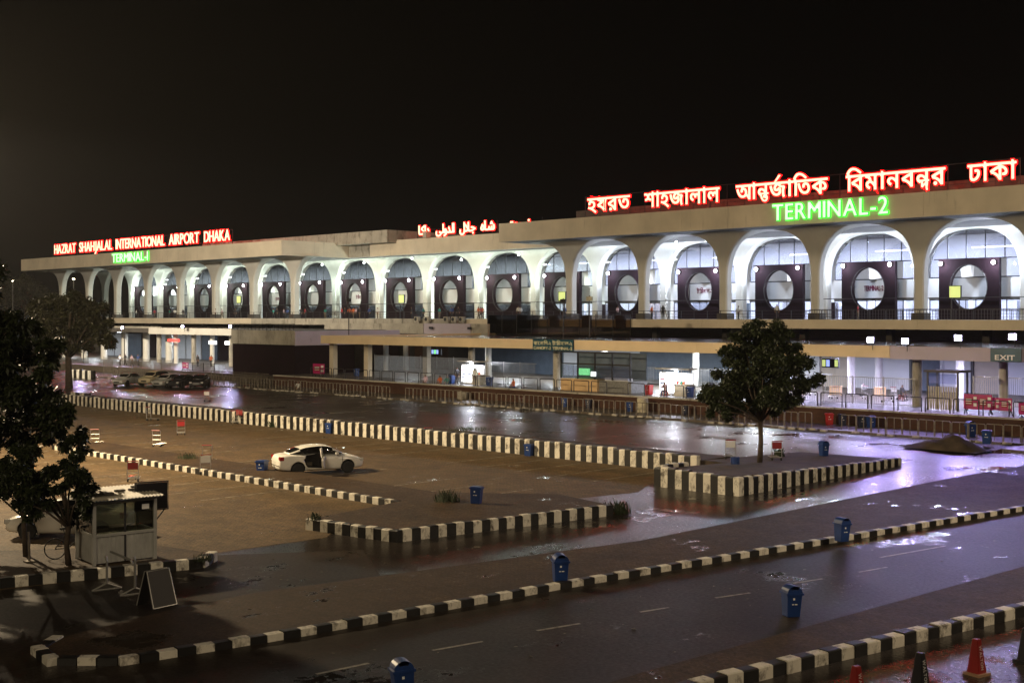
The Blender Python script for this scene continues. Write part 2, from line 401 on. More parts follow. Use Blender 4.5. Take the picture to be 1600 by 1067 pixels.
for _s, _o in (('হযরতশাহজালালআন্তর্জািতকিবমানবন্দরঢাকা', ((.009, .06), (.040, .06))), ('HAZRTSJLINEOPDK', ((.004, .06), (.046, .06))),
               ('TERMINAL-21', ((.001, .06), (.026, .06), (.004, .06), (.04, .06), (.022, .01))), ('টার্মিনাল-২১', ((.022, .01),)), ('CANOPYTERMIL-2EXWO', ((.012, .008), (.02, .004))), ('ক্যানপাোি-২টর্মল', ((.012, .008),)),
               ('\uFE8E\uFEDB\uFE8D\uFEA9\uFEF0\uFEDF\uFEED\uFEAA\uFEDD\uFEFC\uFE9F\uFEE9\uFEB7\uFE95\uFEAE\uFEC0\uFEA3', ((.026, .06), (.06, .06)))):
    for _c in set(split_text(_s)):
        for _a in _o: glyph(_c, *_a)
# ================================================================== GROUND
poly_sheet('ground', [(-900, -200), (400, -200), (400, 900), (-900, 900)], 0, 'wet_asphalt')
lot = [(-190, 22.2), (-36.6, 22.2), (-36.3, 27), (-38.6, 30), (-36.4, 40), (-35.6, 44), (-36.8, 46.2), (-37.6, 51.2), (-190, 51.2)]
poly_sheet('parking_lot', lot, .006, 'lot_pavers')
poly_sheet('parking_lot_near', [(-120, 4), (-36.2, 14.5), (-34.9, 21.6), (-36.6, 22.19), (-120, 22.19)], .006, 'lot_pavers')
# near road, between the paved median and the near pavement
poly_sheet('road', [(-26.6, -8), (-17.6, -8), (-17.2, 21.4), (-16.0, 38.8), (-13.5, 70), (-19.0, 70), (-21.2, 51.1), (-24.7, 27.4), (-26.5, 14)], .004, 'road_asphalt')
poly_sheet('side_road', [(-60, -20), (-27.6, -20), (-27.7, 12.5), (-29.6, 14), (-30.2, 20), (-29.4, 24), (-33.5, 26.5), (-36.6, 22), (-34.8, 21), (-36.3, 15.4), (-38.5, 8), (-60, 2)], .002, 'road_asphalt')
# worn bay lines of the car park
mbl = [MB().box(-.05, .05, 0, L, 0, .004).mesh('bay_line', 'line_paint') for L in (5.0, 4.2)]
pl = bpy.data.objects['parking_lot']
for i in range(26):
    x = -39.5 - i * 2.65
    if i % 7 != 5: place('bay_line', mbl[0], pl, (x, 45.4, .008), R(random.uniform(-1, 1)))
    if i % 5 != 3: place('bay_line', mbl[1], pl, (x - .3, 37.2, .008), R(random.uniform(-1, 1)))
    if i % 6 != 2 and i > 1: place('bay_line', mbl[1], pl, (x, 28.6, .008), R(random.uniform(-1, 1)))
# lane dashes on the near road
rd = bpy.data.objects['road']
for (a, b, c, d) in ((676, 1016, 754, 1002), (839, 985, 906, 974), (494, 1053, 576, 1036), (1118, 934, 1172, 926), (1240, 911, 1285, 904), (1375, 871, 1476, 853), (1341, 894, 1386, 886), (1000, 956, 1045, 949)):
    p, q = G(a, b), G(c, d); L = (q - p).length
    o = place('lane_dash', MB().box(0, L, -.05, .05, 0, .003).mesh('lane_dash', 'road_paint'), rd, (p.x, p.y, .007), math.atan2(q.y - p.y, q.x - p.x))
# ---- kerbs: alternately painted blocks
def block_mesh(m, top=.12):
    mb = MB(); pr = [(-.5, 0), (.5, 0), (.5, 1 - top * .6), (.5 - top, 1), (-.5 + top, 1), (-.5, 1 - top * .6)]
    mb.prism(pr, -.5, .5, axis='x'); return mb.mesh('kerb_block', m)
BW = [block_mesh('kerb_white'), block_mesh('kerb_black')]
def kerb(label, pts, h, wd, blen, z=0, h2=None, name='striped_kerb', jit=.012):
    pts = [Vector((p[0], p[1], 0)) for p in pts]
    t = thing(name, label, 'kerb', (pts[0].x, pts[0].y, z))
    segs = [(pts[i], pts[i + 1]) for i in range(len(pts) - 1)]; tot = sum((b - a).length for a, b in segs)
    n = max(2, round(tot / blen)); step = tot / n; i = 0; run = 0; si = 0
    for i in range(n):
        s = (i + .5) * step
        acc = 0
        for a, b in segs:
            L = (b - a).length
            if s <= acc + L or (a, b) == segs[-1]:
                p = a + (b - a) * ((s - acc) / L); ang = math.atan2(b.y - a.y, b.x - a.x); break
            acc += L
        hh = h if h2 is None else h + (h2 - h) * i / n
        o = place('kerb_block', BW[i % 2], t, (p.x - pts[0].x + random.uniform(-jit, jit), p.y - pts[0].y + random.uniform(-jit, jit), random.uniform(-.01, 0)), ang + R(random.uniform(-1.6, 1.6)),
                  (step * random.uniform(.93, 1.0), wd, hh * random.uniform(.94, 1.03)))
    return t
kerb('tall black and white striped wall running along the far side of the car park', [(-37.7, 51.45), (-109, 51.45)], .9, .34, .395, name='striped_wall')
kerb('tall striped wall around the front of the tree island, taper at its end', [(-36.2, 48.4), (-36.2, 46.25), (-31.75, 46.25), (-32.1, 61.8)], 1.0, .32, .40, h2=.42, name='striped_wall')
kerb('low striped kerb between the two rows of parking bays', [(-39.4, 33.4), (-72, 33.4)], .30, .26, .41)
kerb('striped kerb around the paved end of the bays in front of the lone bin', [(-38.2, 27.6), (-33.9, 28.3), (-32.3, 38.2)], .44, .30, .38)
kerb('striped kerb in front of the guard booth and its trees', [(-38.5, 8.0), (-36.4, 15.4), (-34.85, 21.0), (-35.6, 21.9)], .32, .34, .40)
kerb('low striped kerb of the paved median beside the near road', [(-29.3, 13.7), (-28.6, 12.9), (-27.6, 12.75), (-26.4, 14.0), (-25.7, 18), (-24.6, 27.4), (-22.6, 41), (-20.9, 52), (-19, 66)], .20, .30, .45)
kerb('worn striped kerb of the near pavement beside the cones', [(-16.6, 14), (-15.7, 21.9), (-13.7, 33.2), (-11, 48)], .30, .36, .46)
kerb('short striped kerb beyond the car park near the parked cars', [(G(166, 614).x, 58), (G(250, 614).x, 58)], .3, .25, .9)
kerb('far striped barrier behind the left roadside tree', [(G(118, 592).x - 5, 74), (G(168, 592).x, 74)], 1.1, .3, .8, name='striped_wall')
# ---- raised islands
def slab(name, pts, z, m, z0=0.0, kind='structure'):
    return tag(MB().prism([(p[0], p[1]) for p in pts], z0, z).build(name, m), kind=kind)
def IZ(y): return .84 - (y - 46.4) * .5 / 15.3
isl = [(-36.05, 46.4), (-31.9, 46.4), (-32.2, 61.7), (-37.6, 61), (-37.6, 51.6), (-36.05, 51.6)]
tag(MB().add([(x, y, IZ(y)) for x, y in isl] + [(x, y, 0) for x, y in isl], [(0, 1, 2, 3, 4, 5)] + [(k, 6 + k, 6 + (k + 1) % 6, (k + 1) % 6) for k in range(6)]).build('island_soil', 'soil'), kind='structure')
def GI(px, py):
    z = .7
    for _ in range(6): z = IZ(G(px, py, z).y)
    return G(px, py, z)
slab('median_soil', [(-109, 51.6), (-37.65, 51.6), (-37.65, 54.2), (-109, 54.2)], .66, 'soil')
slab('paved_median_strip', [(-72, 33.5), (-39.3, 33.5), (-38.4, 36.4), (-72, 36.4)], .25, 'median_pavers')
slab('paved_island', [(-38.1, 27.7), (-34.0, 28.4), (-32.4, 38.2), (-36, 39), (-39.2, 36.3), (-39.25, 33.45)], .40, 'median_pavers')
slab('booth_island', [(-60, 2), (-38.6, 8), (-36.5, 15.4), (-34.95, 21.0), (-35.7, 21.85), (-38, 21.3), (-41, 17), (-60, 10)], .25, 'median_pavers')
slab('paved_median', [(-29.2, 13.6), (-28.5, 13.0), (-27.6, 12.85), (-26.5, 14.0), (-25.8, 18), (-24.7, 27.4), (-22.7, 41), (-21.0, 52), (-19.1, 66), (-26.8, 66), (-27.3, 58), (-27.4, 34), (-30.0, 19.9), (-29.9, 17.1)], .14, 'median_pavers')
slab('near_pavement', [(-17.6, -8), (-17.2, 21.4), (-16.0, 38.8), (-13.4, 62), (-10, 62), (-11.1, 48), (-13.8, 33.2), (-15.8, 21.9), (-16.7, 14), (-17.1, -8)], .16, 'median_pavers')
# ---- forecourt platform before the terminal
slab('roadside_pavement', [(-150, 76.2), (-31, 76.2), (-31, 72.5), (-22, 70.5), (-8, 70.5), (-8, 81), (-150, 81)], .16, 'plaza_pavers')
slab('platform', [(-118, 80.9), (-30.5, 80.9), (-30.5, 140), (-118, 140)], 1.30, 'plaza_pavers')
slab('platform_far', [(-320, 84), (-118.05, 84), (-118.05, 140), (-320, 140)], .9, 'plaza_pavers')
tag(MB().box(-30.4, 60, 84, 140, 0, 1.2).build('platform_near', 'plaza_pavers'), kind='structure')
t = thing('brick_retaining_wall', 'long low red brick wall holding up the forecourt platform', 'wall', (-118, 80.5, 0))
mb = MB().box(0, 87.5, 0, .38, 0, 1.24); mb.build('brickwork', 'red_brick', t)
mb = MB().box(-.05, 87.6, -.06, .5, 1.242, 1.36); mb.build('coping', 'old_concrete', t)
mb = MB().box(87.12, 87.5, .39, 8, 0, 1.24); mb.build('brickwork', 'red_brick', t)

# ================================================================== TERMINAL
DK = 7.6; SO = 18.1; TP = 20.6; P = 12.6
terminal = thing('terminal_building', 'long airport terminal with mushroom columns, arched glass bays and flat concrete roof', 'building', (-150, 138, DK))
ox, oy, oz = -150, 138, DK
def flare(z, z0=4.4, zt=SO - DK, w0=.58, w1=P / 2 - .002):
    if z <= z0: return w0
    u = min(1, (z - z0) / (zt - z0)); return w1 - (w1 - w0) * max(0, 1 - u ** 2.6) ** (1 / 2.6)
def column_mesh(w1y):
    mb = MB(); zs = [0, .9, 2.5, 4.4] + [4.4 + (SO - DK - 4.4) * math.sin(PI / 2 * k / 26) for k in range(1, 27)]
    vs = []
    for z in zs:
        a = flare(z); b = flare(z, z0=8.9, w1=w1y); c = min(.16, b * .3)
        vs += [(-a + c, -b, z), (a - c, -b, z), (a, -b + c, z), (a, b - c, z), (a - c, b, z), (-a + c, b, z), (-a, b - c, z), (-a, -b + c, z)]
    fs = [(i * 8 + k, i * 8 + (k + 1) % 8, i * 8 + 8 + (k + 1) % 8, i * 8 + 8 + k) for i in range(len(zs) - 1) for k in range(8)]
    me = mb.add(vs, fs).mesh('column', 'column_plaster')
    return me
CM = column_mesh(1.9)
T2C = [-112.8 + P * k for k in range(8)]; T1C = [-176.8 - P * k for k in range(8)]; MID = [-119.4 + P * k for k in range(-12, 9)]
for x in T2C + T1C: place('column', CM, terminal, (x - ox, 125 - oy, 0))
for x in MID: place('column', CM, terminal, (x - ox, 0, 0))
for x in MID: place('column', CM, terminal, (x - ox, 12.6, 0))
plinth = MB().box(-.75, .75, -.75, .75, 0, .75).mesh('column_base', 'dark_concrete')
for x in T2C + T1C: place('column_base', plinth, terminal, (x - ox, 125 - oy, .003))
def rbox(name, x0, x1, y0, y1, z0, z1, m, par=None, bev=0):
    par = par or terminal
    o = MB().box(x0 - ox, x1 - ox, y0 - oy, y1 - oy, z0 - oz, z1 - oz).build(name, m, par)
    if bev: bevel(o, bev)
    return o
def roof(x0, x1, y0, y1):
    rbox('roof_slab', x0 + .25, x1 - .25, y0 + .25, y1, SO + .02, TP - .12, 'dark_concrete')
    n = round((x1 - x0) / (P * .8)); st = (x1 - x0) / n
    for k in range(n): rbox('fascia_panel', x0 + k * st + .012, x0 + (k + 1) * st - .012, y0, y0 + .24, SO - .03, TP, 'cream_concrete')
    for xe in (x0, x1 - .24):
        m = max(1, round((y1 - y0) / 12.6))
        for k in range(m):
            a = y0 + .25 + (y1 - y0 - .25) * k / m; b = y0 + .25 + (y1 - y0 - .25) * (k + 1) / m
            rbox('fascia_panel', xe, xe + .24, a + .006, b - .012, SO - .03, TP, 'cream_concrete')
roof(-272, -171.7, 118.7, 133.0); roof(-120.4, -18, 118.7, 133.0)
rbox('roof_slab', -272, -18, 133.05, 157, SO + .03, TP - .5, 'dark_concrete')
n = 5
for k in range(n): rbox('fascia_panel', -165 + 44.6 * k / n + .012, -165 + 44.6 * (k + 1) / n - .012, 132.0, 132.3, SO - .03, TP, 'cream_concrete')
rbox('roof_slab', -165, -120.42, 132.31, 133.04, SO + .01, TP - .12, 'dark_concrete')
rbox('roof_upstand', -171.6, -165.1, 132.6, 133.04, SO, TP - .1, 'old_concrete')
rbox('roof_upstand', -112.8, -18, 126, 150, TP - .45, 22.3, 'dark_concrete')
rbox('roof_upstand', -215, -158, 130, 150, TP - .45, 22.2, 'old_concrete')
rbox('roof_upstand', -150.3, -149.5, 131, 132, TP, 21.6, 'old_concrete')
# end wall and back wall of the hall
rbox('back_wall', -258, -18, 156.5, 157, DK, SO, 'lit_wall')
rbox('end_wall', -258.4, -258.02, 138.4, 156.4, DK, SO, 'lit_wall')
# --- one glazed bay
AX = 5.66
def arch(x): return 4.4 + (SO - DK - 4.4) * max(0, 1 - (abs(x) / (P / 2 - .6)) ** 2.6) ** (1 / 2.6) - .12
ZB, ZM, ZW = 4.9, 7.06, 2.55
def bay_meshes():
    xs = [-AX + .16, -3.4, -1.13, 1.13, 3.4, AX - .16]
    panes = []
    for i in range(5):
        a, b = xs[i], xs[i + 1]; pts = []
        lim = max(x for x in [k * .02 for k in range(290)] if arch(x) > ZM)
        a2, b2 = max(a, -lim), min(b, lim)
        if b2 - a2 < .2: continue
        pts = [(a2 + .04, ZM + .04), (b2 - .04, ZM + .04)] + [(b2 - .04 + (a2 - b2 + .08) * k / 6, max(ZM + .05, arch(b2 - .04 + (a2 - b2 + .08) * k / 6) - .04)) for k in range(7)]
        panes.append(pts)
    for s in (-1, 1):
        a, b = 3.6, AX - .16
        pts = [(a, ZB + .05), (b, ZB + .05)]
        for k in range(6):
            z = ZB + .2 + (ZM - ZB - .24) * k / 5
            pts.append((min(b, max(x for x in [q * .02 for q in range(290)] if arch(x) >= z) - .04), z))
        pts.append((a, ZM - .04)); panes.append([(s * x, z) for x, z in pts])
    pm = []
    for q in panes: pm.append(MB().prism(q, -.015, .015, axis='y').mesh('pane', 'pane_glass'))
    fr = MB()
    for x in xs[1:-1]: fr.box(x - .05, x + .05, -.07, .07, ZM, arch(x) - .01)
    fr.box(-5.1, 5.1, -.075, .075, ZM - .06, ZM + .06); fr.box(-5.5, 5.5, -.06, .06, ZB - .07, ZB + .07)
    pa = [(x, arch(x) - .03) for x in [-5.55 + 11.1 * k / 40 for k in range(41)]]
    fr.tube([(-5.6, 0, ZB)] + [(x, 0, z) for x, z in pa] + [(5.6, 0, ZB)], .085, 6)
    frame = fr.mesh('window_frame', 'frame_dark')
    # brick portal with an oval opening
    W, H, cz, rx, rz = 3.55, 7.0, 3.72, 2.18, 2.55; n = 48; pb = MB(); o_, r_ = [], []
    for k in range(n):
        t = 2 * PI * (k + .5) / n; c, s = math.cos(t), math.sin(t); o_.append((rx * c, cz + rz * s))
        kk = min(W / abs(c) if abs(c) > 1e-6 else 1e9, ((H - cz) if s > 0 else cz) / abs(s) if abs(s) > 1e-6 else 1e9); r_.append((kk * c, cz + kk * s))
    def near(pt):
        return pt
    cor = {}
    for cx, czz in ((W, H), (-W, H), (-W, 0), (W, 0)):
        j = min(range(n), key=lambda i: (r_[i][0] - cx) ** 2 + (r_[i][1] - czz) ** 2); r_[j] = (cx, czz)
    vs = [(x, -.3, z) for x, z in o_] + [(x, -.3, z) for x, z in r_] + [(x, .3, z) for x, z in o_] + [(x, .3, z) for x, z in r_]
    fs = []
    for k in range(n):
        j = (k + 1) % n
        fs += [(k, j, n + j, n + k), (2 * n + k, 3 * n + k, 3 * n + j, 2 * n + j), (k, 2 * n + k, 2 * n + j, j), (n + k, n + j, 3 * n + j, 3 * n + k)]
    pb.add(vs, fs); portal = pb.mesh('brick_portal', 'maroon_brick')
    rim = MB().tube([(rx * 1.01 * math.cos(2 * PI * k / 48), -.31, cz + rz * 1.01 * math.sin(2 * PI * k / 48)) for k in range(49)], .05, 6, cap=False).mesh('oval_trim', 'rail_dark')
    band = MB().box(-AX, AX, -.12, .12, ZW + .02, ZB - .075).mesh('wall_band', 'white_panel')
    lf = MB()
    for x in (-5.6, -3.6, -1.2, 0, 1.2, 3.6, 5.6): lf.box(x - .04, x + .04, -.05, .05, 0, ZW - .3)
    lf.box(-5.64, 5.64, -.06, .06, ZW - .3, ZW - .2); lf.box(-5.6, 5.6, -.05, .05, 1.0, 1.06)
    lframe = lf.mesh('shop_frame', 'frame_dark')
    lp = [MB().box(a + .05, b - .05, -.01, .01, .02, ZW - .32).mesh('pane', 'pane_glass') for a, b in ((-5.6, -3.6), (-3.6, -1.2), (-1.2, 0), (0, 1.2), (1.2, 3.6), (3.6, 5.6))]
    return pm, frame, portal, rim, band, lframe, lp
pm, frame, portal, rim, band, lframe, lp = bay_meshes()
soff = MB().box(-AX, AX, -.14, .10, ZW - .19, ZW + .015).mesh('door_head', 'dark_concrete')
lampbox = MB().box(-.09, .09, -.16, .16, -.14, .14).mesh('lamp_housing', 'frame_dark')
lens = MB().lathe([(.02, -.10), (.16, -.07), (.22, 0), (.18, .08)], 14, axis='y').mesh('lamp_lens', 'lens_white')
BIG = {}
bays = [(MID[i] + MID[i + 1]) / 2 for i in range(1, len(MID) - 1)]
shade = MB().box(-1.9, 1.9, -.03, .03, 0, 2.0)
for bi, x in enumerate(bays):
    lx = x - ox
    fr = place('window', frame, terminal, (lx, 1.1, 0))
    for q in pm: place('pane', q, fr)
    pt = place('brick_portal', portal, terminal, (lx, -.55, .004)); place('oval_trim', rim, pt)
    place('wall_band', band, terminal, (lx, 1.1, 0)); place('door_head', soff, terminal, (lx, 1.1, 0))
    s = place('shop_front', lframe, terminal, (lx, 1.1, 0))
    for q in lp: place('pane', q, s)
    # two floodlights on each brick portal
    tb = x > -125
    for sgn in (-1, 1):
        l = place('flood_lamp', lampbox, terminal, (lx + sgn * 3.1, -1.15, 6.45 + (bi * 7 % 3) * .06))
        ln = place('lamp_lens', lens, l, (0, -.19, 0))
        k = 1.0 + (.5 if bi % 3 == 0 else 0)
        light('portal_light', 'POINT', (0, -1.1, 0), (900 if tb else 560) * k, (.72, .82, 1) if tb else (.84, 1, .88), l, .12)
    # lit interior furniture behind the glass: partition and door leaf differ from bay to bay
    cc = ['lit_wall', 'slate_panel', 'white_panel', 'counter_peach', 'old_concrete'][bi * 3 % 5]
    rbox('partition', x - 5 + (bi % 3) * 2.2, x - 2.4 + (bi % 3) * 2.2, 142.5, 142.8, DK, DK + 2.3, cc)
    rbox('partition', x + 1.5 + (bi % 2), x + 3.2 + (bi % 2), 144.5, 144.8, DK, DK + 2.2, ['slate_panel', 'maroon_brick', 'lit_wall'][bi % 3])
    tl = rbox('ceiling_tube', x - 3, x + 3, 144.6, 145.0, DK + 8.6, DK + 8.7, 'tube_white')
    light('hall_light', 'AREA', (lx, 7.2, 8.4), 7500 if tb else 4800, (.76, .82, 1) if tb else (.88, 1, .92), terminal, (9, 5), (0, -.25, -1))
    if bi % 4 == 2: rbox('shop_lightbox', x - 5.3, x - 3.9, 139.6, 139.7, DK + 1.7, DK + 2.05, 'lightbox_white')
# cable tray that runs along the whole front, and dishes on it
mb = MB(); mb.box(-258, -18, 136.9, 137.0, DK + 2.5, DK + 2.58)
tr = mb.build('cable_tray', 'rail_dark', terminal, (-ox, -oy, -oz))
# small lamps high on the vaults
for px, py in ((1250, 343), (1058, 362), (812, 398), (880, 396), (570, 411), (645, 404), (722, 406), (505, 414)):
    x = XA(px, 131); z = ZA(px, py, 131)
    l = place('vault_lamp', lampbox, terminal, (x - ox, 131 - oy, min(z, 17.7) - oz)); place('lamp_lens', lens, l, (0, -.19, 0), 0, (.7, .7, .7))
# words inside the ovals
def oval_text(s, px, m, h=.62, wd=2.6):
    bx = min(bays, key=lambda b: abs(b - XA(px, 138)))
    pn = rbox('oval_sign', bx - 2.5, bx + 2.5, 138.6, 138.66, DK + ZW + .05, DK + ZB - .1, 'white_panel')
    text_row(pn, s, bx - ox - wd / 2, bx - ox + wd / 2, 3.5, h, 138.55 - oy, m, ext=.01)
oval_text('TERMINAL-2', 1349, 'print_maroon'); oval_text('টার্মিনাল-২'.replace('মি', 'িম').replace('র্িম', 'ির্ম'), 1096, 'print_maroon')
oval_text('টার্মিনাল-১'.replace('মি', 'িম').replace('র্িম', 'ির্ম'), 561, 'print_maroon', .6, 2.2); oval_text('TERMINAL-1', 434, 'print_maroon', .55, 2.2)

# deck, balustrade
deck = thing('departures_deck', 'elevated concrete roadway in front of the arched terminal glass', 'deck', (-150, 113, 6.7))
def dbox(name, x0, x1, y0, y1, z0, z1, m): return MB().box(x0 + 150, x1 + 150, y0 - 113, y1 - 113, z0 - 6.7, z1 - 6.7).build(name, m, deck)
dbox('deck_slab', -300, -5, 113.3, 157, 6.72, DK - .004, 'dark_concrete')
for k in range(23):
    a = -300 + 12.8 * k
    dbox('edge_beam', a + .01, a + 12.79, 113, 113.28, 6.7, DK + .05, 'cream_concrete' if a > -130 or a < -180 else 'old_concrete')
for k in range(29): dbox('deck_pier', -297 + 10.2 * k - .35, -297 + 10.2 * k + .35, 118.0, 118.7, .9, 6.70, 'dark_concrete')
rs = MB()
for k in range(7): rs.box(k * 1.8 - .03, k * 1.8 + .03, -.03, .03, 0, 1.0)
rs.box(-.03, 12.63, -.025, .025, .97, 1.03); rs.box(0, 12.6, -.015, .015, .62, .65); rs.box(0, 12.6, -.015, .015, .3, .33)
rm = rs.mesh('balustrade', 'rail_dark')
for k in range(23): place('balustrade', rm, deck, (-298 + 12.6 * k + 150, .5, DK - 6.7))
rz_ = MB()
for k in range(42): rz_.box(k * .3 - .02, k * .3 + .02, -.02, .02, 0, 1.05)
rz_.box(-.02, 12.6, -.02, .02, 1.0, 1.05); rm2 = rz_.mesh('balustrade', 'rail_dark')
for k in range(4): place('balustrade', rm2, deck, (XA(1270, 113.9) + 12.6 * k + 150, .25, DK - 6.7 + .06))

# ================================================================== ROOF SIGNS
def sign(name, label, Y, z): return thing(name, label, 'sign', (-150, Y, z))
s = sign('illuminated_sign', 'big red glowing Bengali letters along the roof edge of the right wing', 119.1, 21.0)
for wd, a, b in (('হযরত', 918, 984), ('শাহজালাল', 1007, 1124), ('আন্তর্জািতক', 1150, 1293), ('িবমানবন্দর', 1322, 1477), ('ঢাকা', 1512, 1588)):
    wd = wd.replace('র্জািত', 'র্জািত')
    text_row(s, wd, XA(a, 119.1) + 150, XA(b, 119.1) + 150, .30, 1.75, 0, 'red_core', 'red_halo_rim', off=.009, roff=.040, gap=.03, cap=.66)
mb = MB(); x0, x1 = XA(912, 119.1) + 150, XA(1592, 119.1) + 150
for z in (.15, 2.2): mb.box(x0, x1, .24, .30, z, z + .06)
for k in range(24):
    x = x0 + (x1 - x0) * k / 23; mb.box(x - .03, x + .03, .30, .36, -.4, 2.3)
mb.build('support_frame', 'frame_dark', s)
s = sign('illuminated_sign', 'red glowing English airport name along the roof edge of the left wing', 119.1, 21.0)
for wd, a, b in (('HAZRAT', 85, 118), ('SHAHJALAL', 124, 175), ('INTERNATIONAL', 181, 257), ('AIRPORT', 264, 311), ('DHAKA', 319, 359)):
    text_row(s, wd, XA(a, 119.1) + 150, XA(b, 119.1) + 150, .3, 1.95, 0, 'red_core', 'red_halo_rim', off=.004, roff=.046, gap=.07)
mb = MB(); x0, x1 = XA(82, 119.1) + 150, XA(361, 119.1) + 150
for z in (.2, 2.1): mb.box(x0, x1, .24, .30, z, z + .06)
for k in range(20):
    x = x0 + (x1 - x0) * k / 19; mb.box(x - .03, x + .03, .30, .36, -.4, 2.2)
mb.build('support_frame', 'frame_dark', s)
s = sign('illuminated_sign', 'green glowing TERMINAL-2 letters on the right wing roof fascia', 118.5, 18.5)
text_row(s, 'TERMINAL-2', XA(1207, 118.5) + 150, XA(1387, 118.5) + 150, .15, 1.8, 0, 'green_core', 'green_halo_rim', off=.001, roff=.026, gap=.13)
s = sign('illuminated_sign', 'green glowing TERMINAL-1 letters on the left wing roof fascia', 118.5, 18.5)
text_row(s, 'TERMINAL-1', XA(175, 118.5) + 150, XA(231, 118.5) + 150, .15, 1.7, 0, 'green_core', 'green_halo_rim', off=.004, roff=.04, gap=.10)
s = sign('illuminated_sign', 'red glowing Arabic letters on the roof between the two wings', 132.1, 20.7)
for wd, a, b in (('\uFE8E\uFEDB\uFE8D\uFEA9', 654, 671), ('\uFEF0\uFEDF\uFEED\uFEAA\uFEDF\uFE8D', 681, 710), ('\uFEDD\uFEFC\uFE9F', 718, 743), ('\uFEE9\uFE8E\uFEB7', 751, 773), ('\uFE95\uFEAE\uFEC0\uFEA3', 792, 842)):
    text_row(s, wd, XA(a, 132.1) + 150, XA(b, 132.1) + 150, .5, 1.4, 0, 'red_core', 'red_halo_rim', off=.026, roff=.06, gap=-.012, cap=.70)
mb = MB(); x0, x1 = XA(650, 132.1) + 150, XA(845, 132.1) + 150
mb.box(x0, x1, .24, .30, .2, .26); mb.box(x0, x1, .24, .3, 1.2, 1.26)
for k in range(10):
    x = x0 + (x1 - x0) * k / 9; mb.box(x - .03, x + .03, .30, .36, -.1, 1.9)
mb.build('support_frame', 'frame_dark', s)

# ================================================================== FORECOURT CANOPIES
def tube_fixture(par, loc, L, e, col=(.86, .93, 1), rz=0):
    o = place('strip_light', MB().box(-L / 2, L / 2, -.06, .06, -.05, .05).mesh('strip_light', 'galvanised'), par, loc, rz)
    place('tube', MB().box(-L / 2 + .05, L / 2 - .05, -.035, .035, -.09, -.052).mesh('tube', 'tube_white'), o)
    light('strip_glow', 'AREA', (0, 0, -.14), e, col, o, (L, .3), (0, 0, -1)); return o
can = thing('forecourt_canopy', 'long low canopy with cream fascia and wet dark roof before the right wing', 'canopy', (-80, 85, 1.3))
def cbox(name, x0, x1, y0, y1, z0, z1, m): return MB().box(x0 + 80, x1 + 80, y0 - 85, y1 - 85, z0 - 1.3, z1 - 1.3).build(name, m, can)
XL, XR = -115.2, -44.9
cbox('roof_deck', XL + .3, -8, 85.3, 112.9, 5.2, 5.62, 'roof_wet')
for k in range(8):
    a = XL + (XR - XL) * k / 8; cbox('fascia_panel', a + .008, a + (XR - XL) / 8 - .008, 85, 85.29, 4.9, 5.8, 'canopy_cream')
for k in range(4):
    a = XR + 9.2 * k; cbox('fascia_panel', a + .008, a + 9.19, 85.06, 85.29, 4.82, 5.78, 'lilac_paint_and_light')  # purple light on these panels is put into their colour
for k in range(3): cbox('fascia_panel', XL, XL + .29, 85.3 + 9.2 * k, 85.3 + 9.2 * k + 9.18, 4.9, 5.8, 'canopy_cream')
rc = MB().lathe([(.36, 0), (.36, 3.9)], 18).mesh('column', 'old_concrete'); rcw = MB().lathe([(.33, 0), (.33, 3.9)], 18).mesh('column', 'column_plaster')
sq = MB().box(-.36, .36, -.3, .3, 0, 3.9).mesh('column', 'cream_concrete')
for px, Y, me in ((521, 86.4, sq), (575, 86.8, sq), (603, 96, rcw), (634, 100, rcw), (667, 92, sq), (737, 87.5, rc), (763, 90, rcw), (870, 86.4, rc), (1087, 97, rcw), (1330, 97, rcw), (1373, 100, rcw), (1433, 86.6, rc), (1500, 96, rcw), (1568, 88, rcw), (1240, 96, rcw), (945, 98, rcw)):
    place('column', me, can, (XA(px, Y) + 80, Y - 85, 0))
# back wall under the canopy: brick, shutters, slate sheeting and lit shop glass by turns
wl = thing('arrivals_wall', 'ground floor wall of brick, shutters and lit glass under the canopy', 'wall', (-80, 104, 1.3))
def wbox(name, a, b, z0, z1, m, Y=104.0, th=.25): return MB().box(XA(a, Y) + 80, XA(b, Y) + 80, Y - 104, Y - 104 + th, z0, z1).build(name, m, wl)
wbox('brick_pier', 545, 602, 0, 3.88, 'maroon_brick'); wbox('brick_pier', 618, 640, 0, 3.88, 'red_brick'); wbox('brick_pier', 648, 700, 0, 3.88, 'red_brick')
wbox('shutter', 602.5, 617.5, 0, 3.88, 'shutter_dark'); wbox('shutter', 640.5, 647.5, 0, 3.88, 'shutter_dark'); wbox('shutter', 700.5, 742, 0, 3.88, 'shutter_dark')
for i in range(14): wbox('shutter_slat', 527, 572, .12 + i * .24, .33 + i * .24, 'shutter_dark', 94, .08)
wbox('slate_sheet', 742.5, 880, 0, 3.88, 'slate_panel'); wbox('slate_sheet', 1000, 1090, 0, 3.88, 'slate_panel'); wbox('slate_sheet', 1090.5, 1232, 0, 3.88, 'slate_panel')
wbox('white_wall', 880.5, 999.5, 0, 3.88, 'white_panel')
for i in range(9):
    a = 1232.5 + i * 48; wbox('lit_panel', a, a + 44, .05, 3.6, ['white_panel', 'cream_concrete', 'lit_wall', 'white_panel', 'slate_panel'][i % 5], 104.2)
    wbox('mullion', a + 44.2, a + 47.8, 0, 3.86, 'frame_dark' if i % 2 else 'white_panel')
wbox('ceiling_beam', 1232.5, 1660, 3.62, 3.88, 'white_panel', 103.9)
